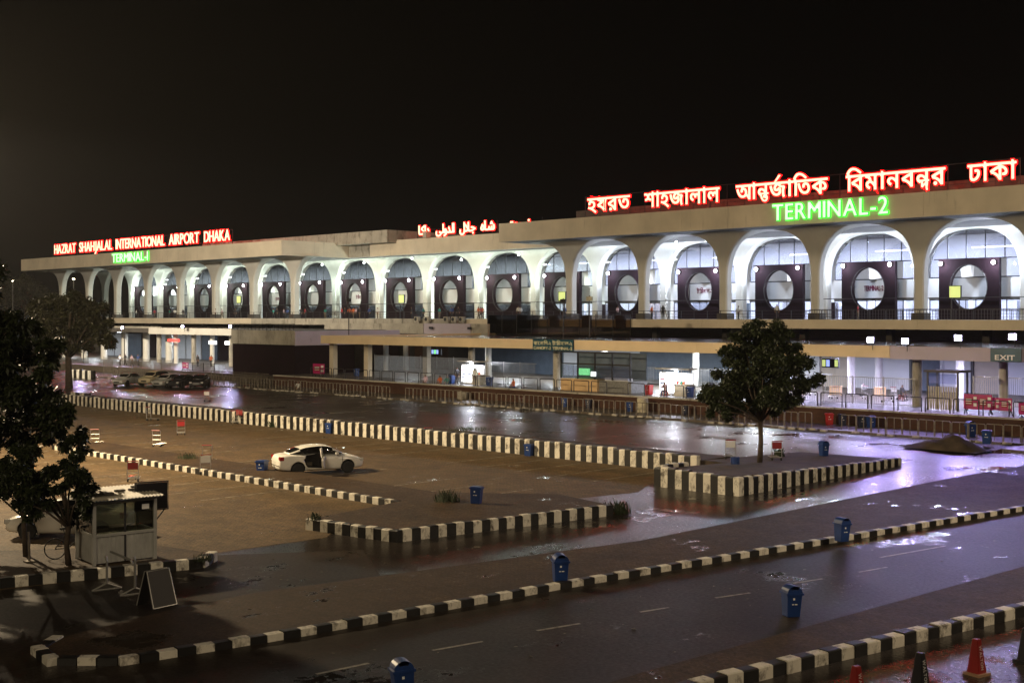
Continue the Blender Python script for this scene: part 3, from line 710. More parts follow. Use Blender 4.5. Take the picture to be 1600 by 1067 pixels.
for px, Y, e in ((640, 93, 60), (735, 90, 320), (800, 96, 360), (880, 94, 380), (960, 96, 420), (1040, 92, 520), (1120, 96, 620), (1190, 92, 620), (1260, 95, 700), (1330, 91, 800), (1400, 95, 800), (1470, 91, 800), (1540, 94, 700), (1620, 92, 600)):
    tube_fixture(can, (XA(px, Y) + 80, Y - 85, 3.75), 3.0, e * (2.4 if px < 1200 else 1.2), (.86, .93, 1) if px < 1200 else (.62, .60, 1))
# floodlights on the canopy edge that throw violet-white light over the wet road
fl = MB().box(-.28, .28, -.10, .12, -.22, .22).mesh('flood_lamp', 'frame_dark'); fle = MB().box(-.24, .24, -.13, -.101, -.18, .18).mesh('lamp_lens', 'lens_violet')
flp = MB().tube([(0, .1, 0), (0, .25, -.1), (0, .25, -.75)], .03, 6).mesh('bracket', 'rail_dark')
for px, py, e in ((1361, 531, 2200), (1415, 533, 1800), (1498, 528, 3800), (1583, 526, 3200)):
    l = place('flood_lamp', fl, can, (XA(px, 84.6) + 80, -.4, ZA(px, py, 84.6) - 1.3)); place('lamp_lens', fle, l); place('bracket', flp, l)
    light('flood_light', 'SPOT', (0, -.25, 0), e * .5, (.42, .32, 1), l, .2, (.12, -1, -.62), 130, .8)
# sign board on the fascia
sg = thing('canopy_sign', 'blue board with cream canopy and terminal lettering on canopy fascia', 'sign', (XA(833, 84.9), 84.9, ZA(833, 547, 84.9)))
L = XA(896, 84.9) - XA(833, 84.9); H = ZA(833, 531, 84.9) - ZA(833, 548, 84.9)
MB().box(0, L, -.05, .04, 0, H).build('board', 'sign_blue', sg); MB().box(-.04, L + .04, -.02, .05, -.04, H + .04).build('frame', 'frame_dark', sg)
text_row(sg, 'CANOPY-2', .12, L * .46, .10, H * .26, -.07, 'sign_cream', off=.02, ext=.004); text_row(sg, 'TERMINAL-2', L * .5, L - .1, .10, H * .26, -.07, 'sign_cream', off=.02, ext=.004)
text_row(sg, 'ক্যােনািপ-২', .12, L * .46, H * .50, H * .34, -.07, 'sign_cream', off=.012, ext=.008, gap=.0); text_row(sg, 'টািমর্নাল-২'.replace('র্ন', 'ন'), L * .5, L - .1, H * .50, H * .34, -.07, 'sign_cream', off=.012, ext=.008, gap=.0)
sg = thing('exit_sign', 'dark teal EXIT board hanging on the lilac-lit canopy fascia', 'sign', (XA(1548, 84.9), 84.9, 4.85))
L = XA(1596, 84.9) - XA(1548, 84.9); MB().box(0, L, -.05, .04, 0, .95).build('board', 'sign_blue', sg); text_row(sg, 'EXIT', L * .15, L * .8, .12, .34, -.07, 'print_white', off=.02, ext=.004)

# parapet, lilac box and mesh screens between canopy roof and deck
pp = thing('weathered_parapet', 'stained concrete parapet with air units above the canopy roof', 'parapet', (-100, 112, 5.63))
def pbox(name, a, b, y0, y1, z0, z1, m): return MB().box(XA(a, y0) + 100, XA(b, y0) + 100, y0 - 112, y1 - 112, z0 - 5.63, z1 - 5.63).build(name, m, pp)
pbox('parapet', 507, 661, 110, 110.4, 5.64, 7.0, 'old_concrete'); pbox('lilac_wall', 662, 735, 110, 110.5, 5.64, 7.02, 'lilac_paint_and_light'); pbox('parapet', 736, 762, 110.1, 110.5, 5.64, 7.0, 'old_concrete')
acm = MB().box(-.45, .45, -.2, .2, 0, .7).mesh('air_unit', 'old_concrete'); acf = MB().lathe([(.02, -.02), (.24, -.02), (.26, .01), (.02, .02)], 16, axis='y').mesh('fan', 'frame_dark')
for px in (652, 698, 710, 722, 668): o = place('air_unit', acm, pp, (XA(px, 112.4) + 100, .4, 1.6)); place('fan', acf, o, (-.12, -.22, .35))
for px in (670, 730): pbox('small_flood', px, px + 5, 109.6, 109.8, 6.3, 6.6, 'frame_dark')
sn = thing('mesh_screen', 'dark see-through mesh screen fence in front of the deck', 'screen', (XA(762, 112.6), 112.6, 5.64))
n = 9; L = XA(985, 112.6) - XA(762, 112.6)
for k in range(n):
    MB().box(L * k / n + .05, L * (k + 1) / n - .05, -.01, .01, .05, 2.5).build('screen_panel', 'screen_mesh', sn)
    if k % 2 == 0: MB().box(L * k / n + .2, L * (k + 1) / n - .9, .22, .3, .9, 2.5).build('brown_panel', 'red_brick', sn)
for k in range(n + 1): MB().box(L * k / n - .045, L * k / n + .045, -.04, .04, 0, 2.6).build('post', 'rail_dark', sn)
# poles with wires on the canopy roof
for px, py, h, lab in ((880, 540, 4.2, 'thin dark pole beside the mesh screen above the blue canopy sign'), (921, 536, 4.4, 'thin dark pole with small yellow board above the canopy'), (545, 524, 4.6, 'thin rusty pole rising from the left end of the canopy roof')):
    Y = 92; o = thing('pole', lab, 'pole', (XA(px, Y), Y, 5.62)); MB().tube([(0, 0, 0), (0, 0, h)], .055, 8).build('shaft', 'rail_dark', o); MB().box(-.35, .35, -.08, .08, h - .5, h - .1).build('bracket_box', 'drum_cream' if px == 921 else 'rail_dark', o)

# left wing canopy, brick store and frontage
lc = thing('far_canopy', 'white canopy with lit frontage before the left wing', 'canopy', (-160, 95, .9))
def lbox(name, x0, x1, y0, y1, z0, z1, m): return MB().box(x0 + 160, x1 + 160, y0 - 95, y1 - 95, z0 - .9, z1 - .9).build(name, m, lc)
for k in range(5): a = -172.5 + 23.1 * k / 5; lbox('fascia_panel', a + .01, a + 4.6, 95, 95.3, 5.3, 6.25, 'column_plaster')
lbox('roof_deck', -215, -134, 95.35, 112.9, 5.5, 6.1, 'dark_concrete')
for k in range(9): a = -215 + 4.7 * k; lbox('fascia_panel', a + .01, a + 4.69, 97, 97.3, 5.6, 6.4, 'old_concrete')
for k in range(9): place('column', rcw if k % 2 else rc, lc, (-172 + 4.8 * k * 1.05 + 160, 1.5, 0), 0, (1, 1, 1.12))
for k in range(7): place('column', rcw, lc, (-214 + 7 * k + 160, 3.2, 0), 0, (1.6, 1.6, 1.2))
for k in range(16):
    a = -213 + 4.9 * k; lbox('lit_panel', a, a + 4.5, 108, 108.2, .92, 4.9, ['lit_wall', 'slate_panel', 'white_panel', 'lit_wall', 'maroon_brick'][k * 3 % 5])
    if k % 2 == 0: tube_fixture(lc, (a + 162, 5.5, 4.5), 3.0, 520)
lbox('red_lightbox', XA(264, 95), XA(281, 95), 94.8, 94.98, 4.25, 4.6, 'red_small'); lbox('white_lightbox', XA(328, 95), XA(339, 95), 94.8, 94.98, 4.0, 4.5, 'lightbox_white'); lbox('white_lightbox', XA(353, 95), XA(359, 95), 94.8, 94.98, 4.0, 4.5, 'lightbox_white')
for px, py, Y, e in ((128, 508, 88, 2600), (192, 512, 90, 2000), (286, 510, 94, 1500), (361, 510, 94, 1800)):
    l = place('flood_lamp', fl, lc, (XA(px, Y) + 160, Y - 95, ZA(px, py, Y) - .9)); place('lamp_lens', fle, l); place('bracket', flp, l)
    if Y < 92: place('lamp_post', MB().tube([(0, .25, -.4), (0, .25, -(ZA(px, py, Y) - .9))], .07, 8).mesh('lamp_post', 'rail_dark'), l)
    light('flood_light', 'SPOT', (0, -.25, 0), e * .6, (.62, .58, 1), l, .2, (.2, -1, -.4), 150, .7)
bs = thing('brick_store', 'low dark brick store with stained white band, left of the cream canopy', 'building', (-127, 85, .9))
MB().box(-6.7, 6.5, .15, 16, 0, 3.7).build('wall', 'maroon_brick', bs)
for k in range(3): MB().box(-6.8 + 4.46 * k, -6.8 + 4.46 * (k + 1) - .015, 0, .14, 3.70, 5.4).build('fascia_panel', 'old_concrete', bs)
for k in range(3): MB().box(6.51, 6.66, .15 + 5.3 * k, .15 + 5.3 * k + 5.28, 3.65, 5.35).build('fascia_panel', 'lilac_paint_and_light', bs)
MB().box(-6.7, 6.5, .15, 16, 5.0, 5.3).build('roof', 'dark_concrete', bs)
mb = MB()
for k in range(17): mb.box(-6.6 + k * .8, -6.55 + k * .8, .2, .25, 5.3, 6.2)
mb.box(-6.6, 6.4, .2, .25, 6.15, 6.2); mb.build('roof_railing', 'rail_dark', bs)

# ================================================================== MASTS outside the frame whose light falls across the car park
def mast(label, x, y, h, e, col, aim, spot, lensmat):
    aim = Vector(aim); rz = math.atan2(aim.y, aim.x) + PI / 2; aim = Matrix.Rotation(-rz, 3, 'Z') @ aim
    t = thing('light_mast', label, 'mast', (x, y, 0), rz); MB().tube([(0, 0, 0), (0, 0, h)], [.22, .10], 12).build('shaft', 'galvanised', t)
    hd = MB().box(-.9, .9, -.08, .08, h - .1, h + .05).build('crossbar', 'galvanised', t)
    for k in (-.6, 0, .6):
        place('flood_lamp', fl, t, (k, -.1, h + .3)); MB().box(k - .2, k + .2, -.26, -.22, h + .12, h + .48).build('lamp_lens', lensmat, t)
    light('mast_light', 'SPOT', (0, -.5, h + .3), e, col, t, .35, aim, spot, .8); return t
cp = G(490, 741); rv = Vector((C_, S_, 0))
p = cp - rv * 25
mt = mast('tall galvanised floodlight mast at the edge of the car park', p.x, p.y, 19, 34000, (1, .76, .44), Vector((-56, 47, 0)) - Vector((p.x, p.y, 19)), 145, 'lens_warm')
light('mast_glow', 'POINT', (0, -.9, 19.6), 42000, (1, .78, .50), mt, .4)
t_ = (-130 - 800) / F; Zq = 140.0
mt = mast('tall floodlight mast beyond the left trees near the far wing', Zq * (-S_ + t_ * C_), Zq * (C_ + t_ * S_), 24, 9000, (1, .80, .55), (.6, -.5, -1), 150, 'lens_warm')
light('mast_glow', 'SPOT', (0, .6, 24.6), 170000, (1, .86, .66), mt, .4, Matrix.Rotation(-mt.rotation_euler.z, 3, 'Z') @ Vector((-S_, C_, .12)), 175, 1.0)
p = G(1236, 960) + rv * 25
mast('tall galvanised floodlight mast beside the near road', p.x, p.y, 17, 12000, (1, .78, .55), (-.9, -.5, -.8), 140, 'lens_warm')

# ================================================================== RAILINGS AND FENCES
def hoop_mesh(wd, h, r, m, mid=True):
    mb = MB(); mb.tube([(0, 0, 0), (0, 0, h - .06), (.06, 0, h), (wd - .06, 0, h), (wd, 0, h - .06), (wd, 0, 0)], r, 6)
    if mid: mb.tube([(wd / 2, 0, 0), (wd / 2, 0, h)], r * .9, 6)
    return mb.mesh('hoop', m)
hm = hoop_mesh(1.05, 1.05, .035, 'rail_steel')
t = thing('roadside_railing', 'long row of rusty steel hoops along the far edge of the wet road', 'railing', (-148, 76.6, .16))
x = -148
while x < -21:
    if not (-93 < x < -90.5 or -46.6 < x < -45): place('hoop', hm, t, (x + 148, random.uniform(-.03, .03), random.uniform(-.05, .02)), R(random.uniform(-2, 2)))
    x += 1.13
stone = MB().prism([(-.26, 0), (.26, 0), (.24, .13), (-.22, .15)], -.11, .11, axis='y').mesh('edging_stone', 'old_concrete')
for k in range(150):
    if random.random() < .75: place('edging_stone', stone, t, (.85 * k + random.uniform(-.1, .1), -.52 + random.uniform(-.06, .06), random.uniform(-.16, -.08)), R(random.uniform(-12, 12)))
hm2 = hoop_mesh(1.75, 1.05, .04, 'rail_dark', False)
t = thing('platform_railing', 'row of wide dark hoops along the top of the brick wall', 'railing', (-112, 81.3, 1.3))
x = -112
while x < -32.5:
    if not (-70.5 < x < -68 or -56 < x < -53.5): place('hoop', hm2, t, (x + 112, 0, 0), R(random.uniform(-1.5, 1.5)))
    x += 2.05
def fence(label, a, b, Y, h, gap=.16, m='galvanised', z=1.3, panel=2.4, name='steel_fence'):
    x0, x1 = XA(a, Y), XA(b, Y); t = thing(name, label, 'fence', (x0, Y, z)); n = max(1, round((x1 - x0) / panel)); st = (x1 - x0) / n
    mb = MB(); k = .08
    while k < st - .06: mb.box(k - .012, k + .012, -.012, .012, .1, h - .04); k += gap
    im = mb.mesh('bar_infill', m); fm = MB().box(.0, st, -.025, .025, h - .05, h).box(0, st, -.025, .025, .08, .13).box(0, .05, -.03, .03, 0, h + .08).mesh('panel_frame', m)
    for i in range(n):
        o = place('panel_frame', fm, t, (i * st, 0, 0)); tag(place('bar_infill', im, o), kind='stuff')
    return t
fence('tall grey bar fence under the left half of the canopy', 585, 735, 84.6, 2.5, .11)
fence('tall grey bar fence right of the first lit drinks stall', 762, 838, 85.0, 2.2)
fence('grey bar fence between ticket kiosk and the second lit stall', 985, 1024, 86.5, 2.2)
fence('grey bar fence behind the island tree on the platform', 1078, 1240, 87.5, 2.2)
fence('bright grey bar fence before the lit hall right of the tree', 1241, 1430, 85.5, 2.1)
fence('grey bar fence at the far right end of the platform', 1520, 1625, 90, 2.2)
fence('second row of bar fence deep under the canopy', 870, 1300, 97, 1.6, .2)
fence('dull bar fence behind the parked cars at far left', 162, 268, 80.5, 2.4, .25, 'rail_steel', 0)
fence('dark crowd fence before the lit far frontage', 285, 352, 84.4, 1.1, .3, 'rail_dark', .9)
fence('low fence near the brick store, right of the parked cars', 330, 420, 79, 1.4, .3, 'rail_steel', .16)

# ================================================================== BINS
def bin_meshes(m):
    b = MB(); prof = [(-.24, -.21, 0), (.24, .21, 0)]
    lo, hi = (.215, .19), (.255, .23)
    vs = [(-lo[0], -lo[1], 0), (lo[0], -lo[1], 0), (lo[0], lo[1], 0), (-lo[0], lo[1], 0), (-hi[0], -hi[1], .66), (hi[0], -hi[1], .66), (hi[0], hi[1], .66), (-hi[0], hi[1], .66)]
    b.add(vs, [(0, 3, 2, 1), (4, 5, 6, 7), (0, 1, 5, 4), (1, 2, 6, 5), (2, 3, 7, 6), (3, 0, 4, 7)])
    r = MB().box(-.29, .29, -.26, .26, .64, .70)
    l = MB(); arc = [(.25 * math.cos(PI * k / 10), .70 + .20 * math.sin(PI * k / 10)) for k in range(11)]
    vs = [(x, -.235, z) for x, z in arc] + [(x, .235, z) for x, z in arc]
    fs = [(k, k + 1, 12 + k, 11 + k) for k in range(10)] + [tuple(range(11, 22))]
    l.add(vs, fs); l.prism([(-.25, .70), (.25, .70)] + [(x, z) for x, z in arc[1:4]] + [(x * .72, .70 + (z - .70) * .5) for x, z in arc[3:8]] + [(x, z) for x, z in arc[7:10]], -.235, -.215, axis='y')
    return b.mesh('body', m), r.mesh('rim', m), l.mesh('hood', m), MB().box(-.17, .17, -.218, -.21, .70, .80).mesh('opening', 'cabin_dark')
BM = {m: bin_meshes(m) for m in ('bin_blue', 'bin_red', 'bin_dark')}
pmk = MB().box(-.09, -.03, -.225, -.219, .36, .39).box(.0, .09, -.225, -.219, .36, .39).box(-.06, .0, -.235, -.224, .5, .56).mesh('print', 'print_white')
def litter_bin(label, p, rz, m='bin_blue', hood=True, k=1.0, lie=False):
    t = thing('litter_bin', label, 'bin', p, rz, 'litter bins'); t.scale = (k * .86, k * .86, k * .92)
    b, r, h, o = BM[m]
    bevel(place('body', b, t), .02); place('rim', r, t)
    if hood: place('hood', h, t); place('opening', o, t)
    else: MB().box(-.24, .24, -.21, .21, .7, .73).build('lid', m, t)
    place('print', pmk, t)
    t.rotation_euler = (R(random.uniform(-2.5, 2.5)), R(random.uniform(-2.5, 2.5)), rz)
    if lie: t.rotation_euler = (R(88), 0, rz); t.location.z += .25
    return t
def gb(px, py, z=0): return G(px, py, z)
A = R(45)
litter_bin('blue hooded bin on the paved median, left of centre', gb(875, 908, .14), A + .2)
litter_bin('blue hooded bin on the median beside a bright puddle', gb(1315, 845, .14), A + .5)
litter_bin('blue hooded bin on the near road before the pavement', gb(1236, 962, 0), A + .25)
litter_bin('blue hooded bin cut off by the bottom picture edge', gb(630, 1091, 0), A + .35)
litter_bin('blue open bin alone on the paved island end', gb(744, 786, .4), A - .3, hood=False, k=1.02)
litter_bin('blue bin against the striped wall, left of the car', gb(515, 677), A - .5, hood=False, k=1.08)
litter_bin('blue bin against the striped wall above the car park centre', gb(826, 712), A - .5, hood=False, k=1.02)
litter_bin('blue bin standing behind the white sedan', gb(410, 742), A - .35, hood=False, k=1.12)
litter_bin('blue bin at the far left of the striped wall', gb(213, 641), A - .4, hood=False, k=1.15)
litter_bin('blue hooded bin on the tree island', GI(1287, 712), A + .4)
litter_bin('blue bin lying on its side under the island tree', GI(1146, 726), A, lie=True, k=.8)
for px, Y, m, lab in ((882, 79.3, 'bin_blue', 'blue bin before the brick wall under the ticket kiosk'), (920, 79.4, 'bin_dark', 'dark bin before the brick wall, right of the kiosk bin'), (984, 79.3, 'bin_blue', 'blue bin before the brick wall beside the cream drum'),
                      (1070, 79.5, 'bin_dark', 'dark bin before the brick wall left of the island tree'), (1296, 79.6, 'bin_red', 'red bin before the brick wall right of the tree'), (1316, 79.6, 'bin_dark', 'dark blue bin touching the red bin'),
                      (1347, 79.5, 'bin_dark', 'small dark bin between two blue ones by the brick wall'), (1361, 79.6, 'bin_blue', 'large blue bin by the brick wall right of the red one'), (1517, 78.2, 'bin_blue', 'tall blue hooded bin below the magenta posters'), (1542, 74.6, 'bin_blue', 'blue bin beside the earth heap and railing')):
    litter_bin(lab, (XA(px, Y), Y, .16), random.uniform(.2, 1.0), m, hood=px in (1517,), k=1.25 if px > 1280 else 1.15)
for px, Y, m, lab in ((706, 83.0, 'bin_blue', 'blue bin left of the first lit drinks stall'), (765, 83.2, 'bin_blue', 'blue bin right of the first lit drinks stall'), (1014, 83.2, 'bin_red', 'small red bin left of the second lit stall'), (1078, 83.2, 'bin_blue', 'blue bin right of the second lit stall'), (557, 86.0, 'bin_blue', 'blue bin before the dark shutters')):
    litter_bin(lab, (XA(px, Y), Y, 1.3), random.uniform(-.2, .3), m, hood=False, k=1.25)
dr = thing('oil_drum', 'cream dented drum standing before the brick wall', 'drum', (XA(1004, 79.3), 79.3, .16))
MB().lathe([(.42, 0), (.44, .02), (.44, .38), (.46, .40), (.44, .42), (.44, .8), (.46, .82), (.44, .84), (.44, 1.15), (.40, 1.17)], 20).build('body', 'drum_cream', dr, smooth=False)
dr = thing('concrete_tub', 'broken concrete tub left at the brick wall foot, below the first stall', 'tub', (XA(723, 79.2), 79.2, .16))
MB().lathe([(.4, 0), (.5, .1), (.55, .75), (.48, .76), (.42, .2), (.02, .15)], 14).build('shell', 'old_concrete', dr)

# ================================================================== TROLLEYS
def trolley_parts():
    f = MB(); r = .016
    for s in (-.26, .26):
        f.tube([(-.45, s, .16), (.45, s * .8, .16)], r, 6); f.tube([(-.45, s, .16), (-.50, s, 1.0), (-.58, s, 1.02)], r, 6)
    for x in (-.45, -.1, .2, .45): f.tube([(x, -.25, .16), (x, .25, .16)], r, 6)
    for z in (.45, .72, 1.0): f.tube([(-.48, -.26, z), (-.48, .26, z)], r, 6)
    wv = MB().lathe([(.02, -.03), (.085, -.03), (.085, .03), (.02, .03)], 12, axis='y').mesh('wheel', 'rubber')
    return f.mesh('frame', 'chrome'), wv, MB().box(-.515, -.49, -.24, .24, .62, .95)
tf, tw, tp = trolley_parts(); tpr = tp.mesh('advert_panel', 'poster_red'); tpw = tp.mesh('advert_panel', 'print_white')
hd = MB().tube([(-.58, -.27, 1.02), (-.58, .27, 1.02)], .025, 6).mesh('handle', 'poster_red')
for px, py, rz, pan, lab in ((240, 657, .4, None, 'luggage trolley without panel near the striped wall, far left'), (283, 679, 2.6, tpr, 'luggage trolley with red panel in the left car park'), (250, 697, 2.2, None, 'empty luggage trolley left of the red panelled one'),
                        (152, 695, 2.4, None, 'luggage trolley beside the leaves of the dark tree'), (318, 740, 2.8, tpw, 'trolley with white panel at the low kerb'), (328, 723, 2.3, None, 'trolley on the kerb strip behind the white panelled one'),
                        (210, 751, 2.5, tpr, 'luggage trolley with red panel above the guard booth'), (378, 661, 2.2, tpr, 'luggage trolley with red panel against the striped wall'), (366, 662, 2.6, None, 'trolley nested beside the red one at the striped wall'),
                        (668, 692, 2.5, None, 'luggage trolley leaning at the middle of the striped wall'), (326, 627, 2.2, tpw, 'pale trolley beyond the striped wall on the wet road'), (823, 641, .3, None, 'luggage trolley by the roadside hoops')):
    t = thing('luggage_trolley', lab, 'trolley', gb(px, py), rz, 'luggage trolleys'); place('frame', tf, t); place('handle', hd, t)
    for x, y in ((-.42, -.24), (-.42, .24), (.40, 0)): place('wheel', tw, t, (x, y, .085))
    if pan: place('advert_panel', pan, t)
for px, py, lab in ((1138, 716, 'luggage trolley left of the island tree trunk'), (1210, 718, 'luggage trolley right of the island tree trunk')):
    t = thing('luggage_trolley', lab, 'trolley', GI(px, py), 2.4, 'luggage trolleys'); place('frame', tf, t); place('handle', hd, t); place('advert_panel', tpw if px < 1150 else tpr, t)
    for x, y in ((-.42, -.24), (-.42, .24), (.40, 0)): place('wheel', tw, t, (x, y, .085))

# ================================================================== CARS
def loft(rings, closed_ends=True):
    n = len(rings[0]); vs = [v for r in rings for v in r]
    fs = [(i * n + k, i * n + (k + 1) % n, (i + 1) * n + (k + 1) % n, (i + 1) * n + k) for i in range(len(rings) - 1) for k in range(n)]
    if closed_ends: fs += [tuple(range(n - 1, -1, -1)), tuple((len(rings) - 1) * n + k for k in range(n))]
    return vs, fs
def ev_mesh(o):
    bpy.context.view_layer.update(); me = bpy.data.meshes.new_from_object(o.evaluated_get(bpy.context.evaluated_depsgraph_get())); bpy.data.objects.remove(o); return me
def car_meshes(paint, body, green, open_door=False, wb=(-1.30, 1.32)):
    rings = []
    for x, zb, zs, wd in body:
        h = [(wd * .80, zb), (wd * .95, zb + .10), (wd, zb + (zs - zb) * .50), (wd * .975, zs - .10), (wd * .90, zs - .015), (wd * .45, zs + .025)]
        rings.append([(x, y, z) for y, z in h] + [(x, -y, z) for y, z in reversed(h)])
    vs, fs = loft(rings); mb = MB().add(vs, fs); me = mb.mesh('body', [paint, 'cabin_dark'], True)
    o = bpy.data.objects.new('tmp', me); C.objects.link(o)
    sb = o.modifiers.new('s', 'SUBSURF'); sb.levels = sb.render_levels = 2
    cut = []
    for x in wb:
        for s in (-1, 1):
            cm = MB().lathe([(.37, -.2), (.37, .2)], 24, (x, s * .80, .34), axis='y').mesh('c', 'cabin_dark'); c = bpy.data.objects.new('c', cm); C.objects.link(c); cut.append(c)
    if open_door:
        cm = MB().prism([(-.92, .55), (-.80, .40), (.0, .32), (.05, 1.0), (-.85, 1.0), (-1.0, .80)], -1.2, -.12, axis='y').mesh('c', 'cabin_dark'); c = bpy.data.objects.new('c', cm); C.objects.link(c); cut.append(c)
    for c in cut:
        b = o.modifiers.new('b', 'BOOLEAN'); b.operation = 'DIFFERENCE'; b.object = c; b.solver = 'EXACT'; b.material_mode = 'TRANSFER'
    bm_ = ev_mesh(o)
    for c in cut: bpy.data.objects.remove(c)
    rings = []
    for x, zr, wr, wbt, zb in green:
        h = [(wbt, zb), (wr + (wbt - wr) * .25, zb + (zr - zb) * .72), (wr, zr - min(.05, (zr - zb) * .2)), (wr * .80, zr)]
        rings.append([(x, y, z) for y, z in h] + [(x, -y, z) for y, z in reversed(h)])
    n = 8; vs, fs = loft(rings); mb = MB(); mats = []
    for f in fs: mats.append(0)
    L = len(green)
    for i in range(L - 1):
        for k in range(n):
            idx = i * n + k
            roofrow = i in (0, L - 2)
            if k in (0, 6): mats[idx] = 1
            if k in (1, 5) : mats[idx] = 1 if not roofrow else 0
            if k in (2, 3, 4) and roofrow: mats[idx] = 1
    mb.add(vs, fs); mb.m = mats; gm = mb.mesh('cabin', [paint, 'car_glass'], True)
    o = bpy.data.objects.new('tmp', gm); C.objects.link(o); sb = o.modifiers.new('s', 'SUBSURF'); sb.levels = sb.render_levels = 1
    if open_door:
        cm = MB().prism([(-1.04, .95), (-.88, 1.20), (-.62, 1.37), (-.02, 1.40), (.05, .90)], -1.2, -.10, axis='y').mesh('c', 'cabin_dark'); c = bpy.data.objects.new('c', cm); C.objects.link(c)
        b = o.modifiers.new('b', 'BOOLEAN'); b.operation = 'DIFFERENCE'; b.object = c; b.material_mode = 'TRANSFER'; gm2 = ev_mesh(o); bpy.data.objects.remove(c)
    else: gm2 = ev_mesh(o)
    return bm_, gm2
tyre = MB().lathe([(.20, -.09), (.29, -.10), (.315, -.07), (.315, .07), (.29, .10), (.20, .09)], 28, axis='y').mesh('tyre', 'rubber', True)
rmb = MB().lathe([(.205, -.075), (.19, -.06), (.19, .05), (.205, .06)], 24, axis='y')
for k in range(5):
    a = 2 * PI * k / 5; ca, sa = math.cos(a), math.sin(a); w2 = .035
    q = [(.03 * ca - w2 * sa, .03 * sa + w2 * ca), (.03 * ca + w2 * sa, .03 * sa - w2 * ca), (.195 * ca + w2 * .7 * sa, .195 * sa - w2 * .7 * ca), (.195 * ca - w2 * .7 * sa, .195 * sa + w2 * .7 * ca)]
    rmb.prism([(x, z) for x, z in q], -.085, -.06, axis='y'); rmb.prism([(x, z) for x, z in q], .06, .085, axis='y')
rimm = rmb.mesh('rim', 'alloy'); rimb = MB().lathe([(.0, -.05), (.19, -.05), (.19, .05), (.0, .05)], 20, axis='y').mesh('brake_disc', 'cabin_dark')
SEDAN = [(-2.27, .42, .80, .62), (-2.20, .28, .98, .76), (-1.95, .22, 1.06, .83), (-1.5, .20, 1.06, .86), (-.8, .18, 1.0, .87), (0, .18, .97, .87), (.8, .18, .95, .87), (1.25, .18, .93, .86), (1.75, .20, .84, .83), (2.12, .22, .72, .74), (2.26, .32, .60, .58)]
SGREEN = [(-1.80, 1.07, .62, .70, 1.0), (-1.12, 1.38, .57, .78, .97), (-.55, 1.47, .60, .80, .95), (.05, 1.48, .60, .80, .93), (.50, 1.42, .58, .79, .92), (1.28, .97, .60, .72, .90)]
SUVB = [(-2.3, .50, .95, .72), (-2.25, .35, 1.1, .84), (-1.6, .28, 1.12, .9), (0, .26, 1.1, .91), (1.1, .26, 1.08, .91), (1.7, .28, 1.04, .88), (2.15, .32, .95, .82), (2.28, .45, .8, .7)]
SUVG = [(-2.2, 1.15, .66, .76, 1.08), (-1.95, 1.68, .62, .80, 1.06), (-.6, 1.76, .64, .82, 1.05), (.4, 1.74, .63, .82, 1.05), (.75, 1.62, .62, .81, 1.04), (1.35, 1.10, .62, .74, 1.02)]
WAGG = [(-2.15, 1.10, .64, .72, 1.0), (-1.8, 1.42, .58, .78, .97), (-.8, 1.50, .60, .80, .95), (.05, 1.49, .60, .80, .93), (.50, 1.42, .58, .79, .92), (1.28, .97, .60, .72, .90)]
_cm = {}
